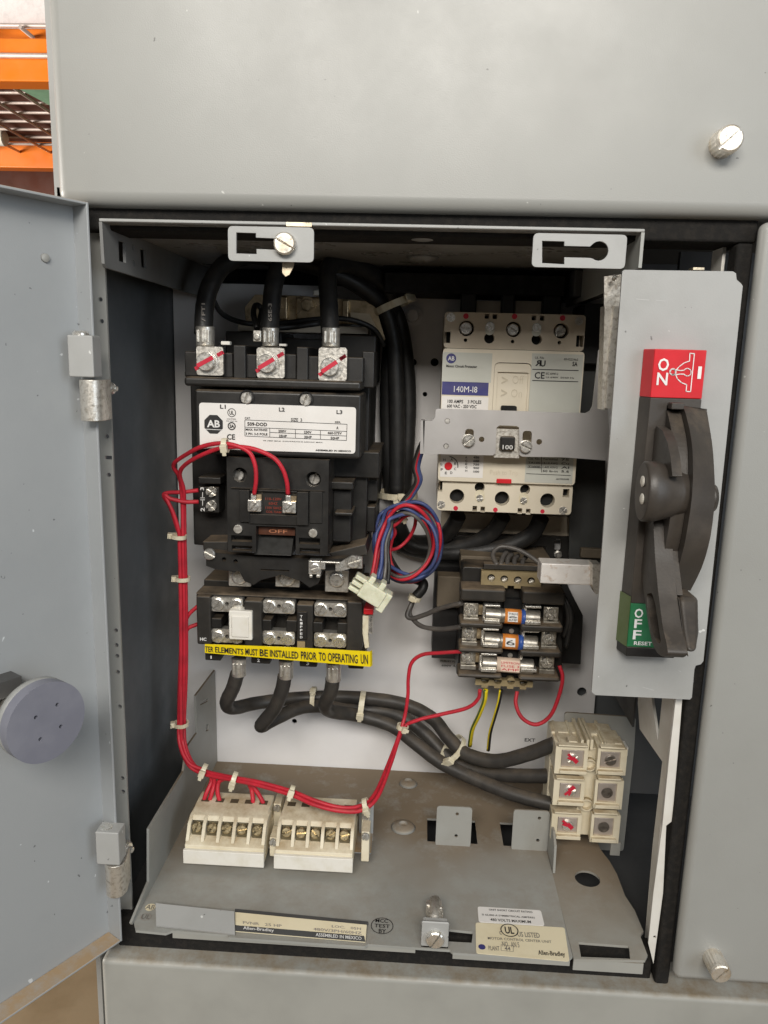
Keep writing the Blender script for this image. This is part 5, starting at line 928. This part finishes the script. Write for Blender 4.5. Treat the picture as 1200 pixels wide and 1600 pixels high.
# ================================================================== CABLES
LOADS = 'load cables from the overload relay'; LINES = 'line cables over the contactor'
def lug(parent, q, tongue, Y, ridge=True):
    x0, y0, x1, y1 = q; xm = (x0 + x1) / 2; a, b = P(x0, y0, Y), P(x1, y1, Y); r = (b.x - a.x) / 2; cx = (a.x + b.x) / 2
    mb = MB().lathe(V((cx, Y + r * .7, b.z)), UPZ, [(r * 0.95, 0), (r, 0.0008), (r * 0.98, (a.z - b.z) * 0.5), (r * 1.02, (a.z - b.z) - 0.0006), (r * 0.9, a.z - b.z)], 18)
    for dx in (-.55, 0, .55): mb.obox(V((cx + dx * r, Y + r * .7 - r * (1 - .35 * dx * dx) - 0.0001, (a.z + b.z) / 2)), V((1, 0, 0)), UPZ, FRONT, r * 0.26, (a.z - b.z) * 0.62, 0.0016)
    l_ = part('lug_barrel', mb, lead, parent, 0.0004)
    if tongue: part('lug_tongue', MB().plateY(rnd(rectY(*tongue, 0.0915), 0.002), [], 0.0915, 0.003).prism([V((cx - r, Y + r * .5, b.z)), V((cx + r, Y + r * .5, b.z)), V((P(tongue[2], tongue[1], .0915).x, 0.0925, P(tongue[2], tongue[1] + 2, .0915).z)), V((P(tongue[0], tongue[1], .0915).x, 0.0925, P(tongue[0], tongue[1] + 2, .0915).z))], V((0, 0.002, 0))), lead, l_, 0.0005)
    return l_
rc = 0.0067
specs = [([(318, 522, .105), (320, 480, .110), (329, 445, .116), (350, 415, .128), (385, 400, .140), (440, 404, .152), (505, 420, .162), (560, 446, .172), (598, 480, .185), (614, 530, .190), (619, 600, .190), (621, 690, .190), (620, 772, .190)], (303, 509, 333, 541), (306.5, 541, 349, 587), 'left line cable arching from its red marked lug under the top plate'),
         ([(421, 524, .105), (424, 480, .112), (428, 445, .118), (440, 412, .130), (470, 397, .145), (520, 405, .160), (575, 440, .178), (618, 490, .200), (634, 560, .203), (638, 650, .203), (630, 775, .203)], (408, 511, 434, 541), (401, 543, 444.5, 591), 'middle line cable rising behind the hanging tab screw'),
         ([(516, 524, .105), (514, 480, .112), (512, 445, .120), (514, 418, .132), (540, 412, .150), (575, 425, .168), (606, 455, .186), (612, 520, .204), (606, 600, .206), (607, 700, .206), (612, 775, .206)], (502, 511, 530, 542), (498, 543, 541.5, 595), 'right line cable bending from the third lug to the vertical trunk')]
for pts, lq, tq, lb_ in specs:
    c = thing('power_cable', lb_, 'cable', P(*pts[0][:2], pts[0][2]), LINES)
    part('cable_jacket', MB().tube(W(pts), rc, 16, sub=8, wob=0.01), rubber, c); lug(c, lq, tq, 0.098)
    if pts[0][0] < 500: x = pts[1][0]; lettering(c, [('/ FT1' if x < 400 else '6SE-3', bxYl(x - 5, 474, x + 1, 502, 0.0990 if x < 400 else 0.1005))], greyink)


loads = [([(371, 1052, .130), (364, 1075, .133), (354, 1098, .140), (366, 1106, .155), (405, 1098, .178), (480, 1090, .196), (560, 1090, .196), (630, 1100, .192), (675, 1122, .182), (700, 1152, .168), (728, 1178, .155), (775, 1189, .142), (825, 1178, .130), (872, 1160, .120)], (360, 1030, 383, 1059), 'left load cable drooping then leading to the top pole of the power block'),
         ([(445, 1056, .130), (440, 1080, .132), (428, 1108, .138), (408, 1134, .145), (432, 1122, .160), (480, 1104, .182), (560, 1108, .198), (618, 1116, .196), (664, 1146, .186), (702, 1184, .172), (750, 1206, .158), (810, 1212, .142), (872, 1212, .128)], (434.5, 1033, 457, 1063), 'middle load cable with the lowest droop leading to the middle pole'),
         ([(520, 1060, .130), (517, 1080, .134), (508, 1102, .145), (520, 1112, .165), (560, 1118, .184), (612, 1134, .182), (650, 1162, .172), (690, 1192, .160), (740, 1216, .148), (800, 1240, .132), (868, 1258, .120)], (509, 1037, 532, 1067), 'right load cable crossing under the others to the bottom pole')]
for pts, lq, lb_ in loads:
    c = thing('power_cable', lb_, 'cable', P(*pts[0][:2], pts[0][2]), LOADS)
    part('cable_jacket', MB().tube(W(pts), 0.0059, 16, sub=8, wob=0.012), greycable, c); lug(c, lq, None, 0.124)
feeds = [([(716, 806, .175), (706, 824, .185), (692, 838, .195), (660, 848, .204), (622, 838, .208), (606, 800, .206)], 'left black breaker feed curling behind the wire coil'), ([(786, 806, .175), (768, 832, .185), (735, 850, .192), (690, 858, .198), (640, 850, .202), (618, 810, .2)], 'middle black breaker feed curling left under the breaker'), ([(846, 808, .175), (830, 835, .182), (790, 854, .186), (740, 862, .19), (690, 864, .196), (640, 856, .206), (612, 840, .21)], 'right black breaker feed sweeping left above the transformer')]
for pts, lb_ in feeds:
    c = part('breaker_feed', MB().tube(W(pts), 0.0068, 14, sub=8), rubber); tag(c, lb_, 'cable', 'feeds under the breaker')

# thin wires
def wire(name, pts, r, m, label, cat='wire', group=None, n=8, sub=6):
    o = part(name, MB().tube(W(pts), r, n, sub=sub), m); return tag(o, label, cat, group)
rw = 0.0016; RG = 'red control wires'
Yv = .115
def down_(dx, dy=0):
    dx *= 0.75
    return [(282 + dx, 850, Yv + dy), (284 + dx, 950, Yv + dy), (284 + dx, 1050, Yv + dy), (281 + dx, 1130, Yv + dy), (283 + dx, 1165, Yv - .006 + dy), (296 + dx * .7, 1192, .106 + dy), (318, 1204 + dx * .6, .104 + dy)]
wire('red_wire', [(397, 772, .081), (400, 750, .078), (398, 725, .077), (386, 704, .077), (352, 693, .078), (318, 697, .082), (288, 712, .095), (271, 727, .105), (281, 748, .112), (285, 790, .116)] + down_(5), rw, redwire, 'red wire from the left coil terminal over the rating label and down', group=RG)
wire('red_wire', [(450, 772, .081), (448, 752, .078), (440, 730, .076), (424, 713, .076), (390, 700, .077), (352, 699, .080), (322, 708, .086), (292, 724, .098), (281, 740, .106), (287, 765, .113), (288, 800, .118)] + down_(9, .002), rw, redwire, 'red wire from the right coil terminal over the rating label and down', group=RG)
wire('red_wire', [(310, 766, .117), (285, 769, .116), (262, 770, .116), (256, 775, .115), (266, 792, .113), (276, 822, .113)] + down_(0), rw, redwire, 'red wire from the upper small contact screw left of the coil', group=RG)
wire('red_wire', [(310, 784, .117), (288, 784, .113), (266, 779, .111), (258, 774, .111), (270, 800, .111), (279, 828, .112)] + down_(-2, -.002), rw, redwire, 'red wire from the lower small contact screw left of the coil', group=RG)
wire('red_wire', [(722, 1018, .128), (690, 1020, .136), (660, 1023, .142), (643, 1036, .145), (638, 1060, .146), (637, 1090, .146), (629, 1132, .142), (606, 1195, .115), (584, 1243, .084), (560, 1260, .072), (528, 1261, .068), (490, 1250, .070), (455, 1236, .078), (400, 1221, .086), (360, 1214, .094), (318, 1204, .104), (292, 1188, .108), (281, 1160, .112), (280, 1100, .115), (284, 1000, .117), (292, 965, .119), (309, 947, .121)], rw, redwire, 'red wire from the third fuse arching down past the ties to the relay side', group=RG)
wire('red_wire', [(750, 1078, .136), (747, 1092, .138), (730, 1106, .140), (690, 1116, .143), (650, 1126, .144), (629, 1140, .142), (610, 1195, .112), (590, 1245, .080), (565, 1266, .068), (530, 1267, .064), (490, 1257, .066), (455, 1242, .075), (400, 1226, .084), (360, 1218, .092), (318, 1209, .102), (294, 1194, .106), (284, 1160, .110), (283, 1060, .114), (286, 1010, .117), (292, 984, .119), (309, 975, .121)], rw, redwire, 'red wire from the lower tan strip running left to the relay', group=RG)
wire('red_wire', [(808, 1080, .134), (806, 1100, .130), (816, 1122, .126), (838, 1132, .124), (860, 1118, .124), (874, 1085, .124), (879, 1058, .125), (874, 1040, .127)], rw, redwire, 'short red wire looping from the tan strip up to the third fuse', group=RG)
for k, (pts, lb_) in enumerate((([(330, 1210, .102), (330, 1222, .101), (322, 1240, .096), (317, 1256, .0940)], 'first short red wire dropping into the left terminal block'), ([(334, 1212, .100), (335, 1224, .100), (330, 1242, .096), (326, 1256, .0940)], 'second short red wire dropping into the left terminal block'), ([(352, 1216, .099), (342, 1222, .099), (340, 1238, .096), (345, 1257, .0940)], 'third short red wire dropping into the left terminal block'), ([(388, 1222, .098), (393, 1234, .099), (395, 1248, .095), (395, 1260, .0940)], 'fourth short red wire dropping into the left terminal block'), ([(384, 1220, .099), (398, 1232, .099), (408, 1248, .095), (414, 1261, .0940)], 'rightmost short red wire curving into the left terminal block'))):
    wire('red_wire', pts, rw * 1.1, redwire, lb_, group=RG)
# yellow and dark earth wires
o = thing('earth_wire', 'yellow wire with green stripe hanging from the lower tan strip', 'wire', P(757, 1078, .136)); pts = [(759, 1078, .136), (757, 1095, .140), (748, 1118, .150), (738, 1140, .165), (734, 1165, .18)]
part('yellow_insulation', MB().tube(W(pts), rw * 1.25, 8), yellowwire, o); part('green_stripe', MB().tube([p + V((-0.0009, -0.0009, 0)) for p in W(pts)], rw * 0.62, 8), greenwire, o)
o = thing('earth_wire', 'dark wire with yellow edge hanging from the lower tan strip', 'wire', P(782, 1078, .136)); pts = [(783, 1078, .138), (780, 1095, .142), (773, 1120, .152), (766, 1145, .165), (763, 1172, .18)]
part('dark_insulation', MB().tube(W(pts), rw, 8), rubber, o); part('yellow_stripe', MB().tube([p + V((-0.0010, -0.0008, 0)) for p in W(pts)], rw * 0.5, 8), yellowwire, o)
# grey wires to the fuses and on the transformer
wire('grey_wire', [(722, 942, .126), (690, 950, .14), (665, 960, .15), (645, 966, .155), (636, 962, .157), (642, 945, .16), (648, 934, .162)], 0.002, greywire, 'grey wire from the sleeve to the first fuse', group='grey fuse wires')
wire('grey_wire', [(722, 979, .128), (690, 983, .14), (660, 979, .15), (645, 967, .158), (640, 956, .16), (647, 934, .163)], 0.002, greywire, 'grey wire from the sleeve to the second fuse', group='grey fuse wires')
sl = part('wire_sleeve', MB().tube(W([(620, 902, .18), (645, 904, .172), (660, 910, .166), (660, 920, .163), (650, 932, .162)]), 0.0042, 12), rubber); tag(sl, 'black sleeve over the grey wires below the coil of wires', 'sleeve')
gl = [([(777, 884, .132), (770, 866, .142), (783, 854, .146), (812, 860, .142), (838, 876, .136), (846, 886, .134)], 'long arching'), ([(782, 884, .134), (786, 870, .143), (792, 862, .15)], 'first short'), ([(792, 885, .134), (794, 872, .143), (800, 866, .15)], 'second short'), ([(804, 886, .134), (804, 874, .143), (810, 868, .15)], 'third short'), ([(816, 887, .134), (817, 876, .143), (822, 870, .15)], 'fourth short')]
for pts, lb_ in gl: wire('grey_wire', pts, 0.0019, greywire, lb_ + ' grey wire above the upper tan strip', group='transformer leads')
for k, dx in enumerate((0, 4)): wire('black_wire', [(872 + dx, 925, .135), (884 + dx, 945, .13), (888 + dx, 970, .13), (880 + dx, 995 + 4 * dx, .134)], 0.0019, rubber, ('outer' if k else 'inner') + ' black wire curving down the right side of the fuse block', group='transformer leads')
# thin black wires over the steel strap
wire('black_wire', [(334, 470, .128), (345, 488, .135), (365, 500, .145), (395, 506, .152), (440, 505, .155), (505, 498, .155), (550, 500, .158), (585, 515, .165), (600, 540, .175)], 0.0020, rubber, 'thin black wire crossing the steel strap behind the line lugs', group='thin black wires')
wire('black_wire', [(402, 514, .118), (396, 490, .128), (400, 477, .135), (409, 484, .138), (408, 508, .128), (440, 512, .14), (500, 505, .15)], 0.0022, rubber, 'thin black wire looped beside the middle line lug', group='thin black wires')
sp = thing('ring_terminal', 'small crimped ring terminal beside the middle line lug', 'terminal', P(401, 525, .1)); part('crimp', MB().pbox(395, 516, 408, 534, .099, .106).lathe(P(401, 526, .0985), FRONT, [(0.0028, 0), (0.0022, 0.0012)], 12), lead, sp, 0.0006)
# steel strap with hex bolt behind the lugs
stp = thing('steel_strap', 'yellowish steel strap with hex bolt behind the line cables', 'bracket', P(480, 500, .19))
part('strap_plate', MB().prism([P(*q, 0.178) for q in ((382, 480), (398, 460), (470, 462), (575, 470), (588, 482), (602, 530), (598, 534), (580, 508), (460, 503), (384, 506))], V((0, 0.004, 0))), goldzinc, stp, 0.0006)
mb = MB().pbox(434, 462, 449, 500, 0.172, 0.178).pbox(462, 464, 504, 500, 0.175, 0.178).pbox(534, 468, 545, 506, 0.173, 0.178); part('strap_rib', mb, goldzinc, stp, 0.0015)
part('strap_gusset', MB().prism([P(*q, 0.170) for q in ((547, 488), (577, 490), (598, 532), (590, 520), (576, 505), (550, 503))], V((0, 0.007, 0))), clip_m, stp)
part('hex_bolt', MB().lathe(P(480.5, 477, .175), FRONT, [(0.0066, 0), (0.0066, 0.0015)], 24, False).lathe(P(480.5, 477, .1735), FRONT, [(0.0052, 0), (0.0052, 0.004), (0.0044, 0.0045)], 6, False).lathe(P(480.5, 477, .169), FRONT, [(0.003, 0), (0.003, 0.0012)], 12), goldzinc, stp)
part('strap_nut', MB().pbox(489, 453, 500, 462, 0.172, 0.18), whitep, stp, 0.001)
part('strap_back', MB().pbox(372, 506, 575, 522, 0.176, 0.21), brktaupe, stp)

# coil of auxiliary leads with the milky connector
def loop(cx, cy, rx, ry, a0, a1, Y0, Y1, n=22, tilt=0.0):
    q, w1, w2 = [], random.uniform(0, 6), random.uniform(0, 6)
    for k in range(n + 1):
        a_ = a0 + (a1 - a0) * k / n; j = 1 + 0.055 * math.sin(1.7 * a_ + w1) + 0.035 * math.sin(3.1 * a_ + w2)
        q.append((cx + rx * j * math.cos(a_) + tilt * math.sin(a_), cy - ry * j * math.sin(a_), Y0 + (Y1 - Y0) * k / n + 0.004 * math.sin(2.3 * a_ + w2)))
    return q
LG = 'coiled auxiliary leads'; rl_ = 0.00145; TP = 2 * math.pi
start = [(664, 690, .135), (657, 705, .137), (651, 730, .14), (655, 748, .143), (648, 764, .147), (640, 776, .150)]
def lead_(name, m, dxs, con_, ells, lab_):
    pts = list(con_)
    for e in ells: pts += e
    pts += [(x + dxs, y, Yy) for x, y, Yy in ((634, 782, .150), (646, 768, .148), (655, 750, .144), (651, 730, .141), (657, 706, .138), (664, 690, .135))]
    wire(name, pts, rl_, m, lab_, group=LG, sub=4)
lead_('red_wire', redwire, 0, [(580, 905, .102), (585, 880, .107), (590, 850, .112), (600, 822, .116)], [loop(637, 848, 42, 55, 2.35, -3.5, .118, .134, 20, 2), loop(640, 845, 47, 62, -4.0, -10.1, .138, .150, 22, 3)], 'red lead wound into the coil above the milky connector')
lead_('blue_wire', bluewire, 3, [(590, 905, .102), (596, 880, .107), (598, 848, .112), (607, 822, .115)], [loop(636, 850, 46, 50, 2.2, -3.8, .116, .130, 20, -3), loop(634, 848, 53, 60, -4.1, -10.3, .132, .148, 22, 0)], 'blue lead wound into the coil above the milky connector')
lead_('grey_wire', greywire, -3, [(600, 908, .102), (603, 880, .108), (603, 850, .113), (610, 826, .117)], [loop(634, 852, 38, 48, 2.2, -3.6, .119, .136, 20, 4), loop(636, 849, 48, 57, -4.0, -10.2, .140, .152, 22, 4)], 'grey lead wound into the coil above the milky connector')
lead_('black_wire', rubber, -5, [(606, 912, .103), (608, 885, .110), (606, 855, .116), (612, 826, .122)], [loop(640, 850, 36, 52, 2.3, -10.2, .128, .154, 36, -4)], 'black lead on the inside of the coil')
lead_('red_wire', redwire, -2, [(583, 908, .105), (588, 884, .111), (594, 856, .117), (606, 830, .120)], [loop(641, 852, 33, 45, 2.3, -3.7, .124, .138, 20, 5), loop(638, 846, 44, 52, -4.0, -10.1, .142, .153, 22, -2)], 'second red lead inside the coil with the tighter turn')
lead_('blue_wire', bluewire, 1, [(594, 906, .106), (600, 884, .111), (602, 856, .117), (612, 834, .120)], [loop(639, 849, 40, 56, 2.3, -3.7, .122, .136, 20, -5), loop(640, 850, 50, 63, -4.0, -10.1, .140, .151, 22, 2)], 'second blue lead on the outside of the coil')
wire('red_wire', [(650, 800, .14), (648, 822, .145), (638, 842, .148), (622, 856, .146), (606, 860, .14)], rl_, redwire, 'short red end crossing inside the coil of leads', group=LG)
cn = thing('wire_connector', 'milky white plug connector hanging from the coiled leads', 'connector', P(578, 920, .1))
cU = V((0.86, 0, -0.51)).normalized(); cV = V((0.51, 0, 0.86)).normalized(); cc = P(582, 925, .096)
mb = MB().obox(cc, cU, cV, FRONT, 0.019, 0.0135, 0.015)
part('connector_body', mb, clearnyl, cn, 0.0012)
mb = MB()
for k in (-1, 0, 1): mb.obox(cc - cU * (0.0125) + cV * (k * 0.0052) + V((0, -.001 * k, 0)), cU, cV, FRONT, 0.010, 0.0036, 0.010)
for k in (-1, 1): mb.obox(cc + cV * 0.0088 + cU * (k * 0.0045 - .001), cU, cV, FRONT, 0.0045, 0.006, 0.011)
mb.obox(cc + cU * 0.011 - cV * 0.001, cU, cV, FRONT, 0.006, 0.016, 0.012)
part('connector_rib', mb, clearnyl, cn, 0.001)

# ================================================================== CABLE TIES
TG = 'nylon cable ties'
def tie(px, py, Y, ax, r, label, hd=(0, -1, 0), wd=0.0036, sq=1.0, hs=0.0055, U=None):
    c = P(px, py, Y); t = thing('cable_tie', label, 'cable tie', c, TG); ax = V(ax).normalized(); h = V(hd); h = (h - ax * h.dot(ax)).normalized()
    part('band', MB().ring(c, ax, r, wd, 0.0010, 20, sq, U), nylon, t)
    s_ = ax.cross(h); part('head', MB().obox(c + h * (r * 1.0 + 0.0012), ax, s_, h, wd * 1.35, hs, 0.0040).obox(c + h * (r + 0.0026) + s_ * hs * 0.6, ax, s_, h, wd * .8, hs * 0.7, 0.0011), nylon, t, 0.0005)
tie(352, 696, .079, (1, 0, 0.1), 0.0042, 'tie around the two red wires over the rating label', hd=(0, -1, -0.3))
tie(279, 838, .113, (0.1, 0, 1), 0.0052, 'tie on the red bundle beside the coil cover', hd=(-1, -.3, 0), wd=0.003)
tie(285, 904, .115, (0.02, 0, 1), 0.0052, 'tie on the red bundle just above the relay', hd=(-1, -.3, 0), wd=0.003)
tie(283, 1131, .115, (0, 0, 1), 0.0052, 'tie on the red bundle near the tray flange', hd=(-1, -.3, 0), wd=0.003)
tie(318, 1205, .103, (1, 0, -.35), 0.0052, 'tie at the bend of the red bundle above the tray', hd=(0, -1, 0.2))
tie(366, 1218, .091, (1, 0, -.25), 0.0052, 'tie above the left terminal block', hd=(-.1, -1, -.2))
tie(455, 1238, .076, (1, 0, -.3), 0.0044, 'tie on the red wires above the right terminal block left end', hd=(0, -1, 0.4))
tie(572, 1258, .073, (1, 0, .35), 0.0044, 'tie on the red wires at the right terminal block end screw', hd=(0.2, -1, -.3))
tie(629, 1136, .142, (.25, 0, 1), 0.0040, 'small tie where two red wires join under the fuses', hd=(.3, -1, 0), hs=.004)
tie(565, 1103, .188, (1, 0, -.1), 0.0125, 'tie around the load cables below the yellow strip', hd=(0, -1, -.3), wd=0.0048, sq=1.0)
tie(708, 1170, .164, (.8, 0.1, -.75), 0.0125, 'large tie with chunky head around the load cables near the tray', hd=(-.55, -1, -.3), wd=0.0048, hs=0.008)
tie(490, 1092, .19, (1, 0, 0), 0.0100, 'tie around the load cables below the TRIPPED window', hd=(0, -.6, 1), wd=0.004)
tie(626, 798, .142, (1, 0, 0.5), 0.0085, 'tie around the coil of leads', hd=(.1, -1, -.5), wd=0.004, U=(0, 0, 1))
tie(648, 934, .162, (.35, 0, 1), 0.0046, 'tie below the black sleeve', hd=(-.4, -1, 0), hs=.005)
tie(614, 478, .186, (.45, 0, -1), 0.0165, 'wide tie around the black trunk near the plug block', hd=(1, -.6, .5), wd=0.0055, hs=0.010)
tie(621, 772, .192, (0, 0, 1), 0.0165, 'tie around the bottom of the black trunk', hd=(.2, -1, 0), wd=0.005)

# ================================================================== BACKGROUND PALLET RACK
def beam(Y, ytop, ybot, lab_, x0=-2.6, x1=1.6):
    b_ = thing('rack_beam', lab_, 'rack beam', P(30, ybot, Y), 'orange pallet rack beams'); zt, zb = P(30, ytop, Y).z, P(30, ybot, Y).z
    part('beam_box', MB().box(x0, x1, Y, Y + 0.05, zb, zt - 0.022).box(x0, x1, Y + 0.012, Y + 0.05, zt - 0.0221, zt), orange, b_, 0.003)
beam(1.2, 40, 127, 'nearest orange pallet rack beam behind the cabinet'); beam(2.1, 207, 262, 'rear orange pallet rack beam below the wire deck')
Zd = P(30, 55, 1.2).z
dk = thing('wire_deck', 'galvanised wire mesh deck across the orange beams', 'wire deck', (-0.6, 1.6, Zd))
mb = MB()
for k in range(26): x = -1.6 + k * 0.10; mb.cyl((x, 1.16, Zd), (x, 2.12, Zd), 0.004, 6)
for k in range(13): y = 1.17 + k * 0.078; mb.cyl((-1.7, y, Zd + 0.006), (1.0, y, Zd + 0.006), 0.004, 6)
for x in (-0.455, ): mb.cyl((x, 1.192, Zd + 0.01), (x, 1.192, Zd - 0.075), 0.006, 8)
mb.cyl((-1.7, 1.193, Zd - 0.04), (1.0, 1.193, Zd - 0.04), 0.005, 6)
d_ = part('mesh_wires', mb, wire_m, dk)
gb = thing('deck_channel', 'pale green channel bar under the wire deck', 'bar', (-0.5, 1.6, Zd - .02)); part('channel', MB().prism([V((-0.74, 1.26, Zd - 0.012)), V((-0.66, 1.26, Zd - 0.012)), V((-0.50, 2.4, Zd - 0.012)), V((-0.58, 2.4, Zd - 0.012))], V((0, 0, -0.03))), mint, gb)
wl = thing('wrapped_goods', 'white plastic wrapped goods on top of the rack beam', 'goods', (-0.6, 1.6, Zd + .02)); part('bundle', MB().box(-1.8, 0.6, 1.24, 2.0, Zd + 0.016, Zd + 0.9), wrap, wl, 0.04, 4); part('base_board', MB().box(-1.8, 0.6, 1.22, 2.02, Zd + 0.0105, Zd + 0.0155), brown, wl)
bk = thing('cardboard_stack', 'dark reddish brown cartons stacked far behind the rack', 'cartons', (-0.7, 3.0, 0))
for k, (z0, z1, x0) in enumerate(((-0.9, 0.62, -3.2), (0.64, 1.02, -3.2), (1.04, 1.6, -3.2))): part('carton', MB().box(x0, 2.2, 2.75 + 0.03 * k, 3.4, z0, z1), brown, bk, 0.006)
pi = thing('white_pipe', 'short white pipe end by the rear orange beam', 'pipe', P(2, 215, 1.9)); part('pipe_body', MB().cyl(P(-40, 214, 1.9), P(9, 216, 1.9), 0.022, 18, 0.004), whitep, pi)

if bpy.context.view_layer: bpy.context.view_layer.update()
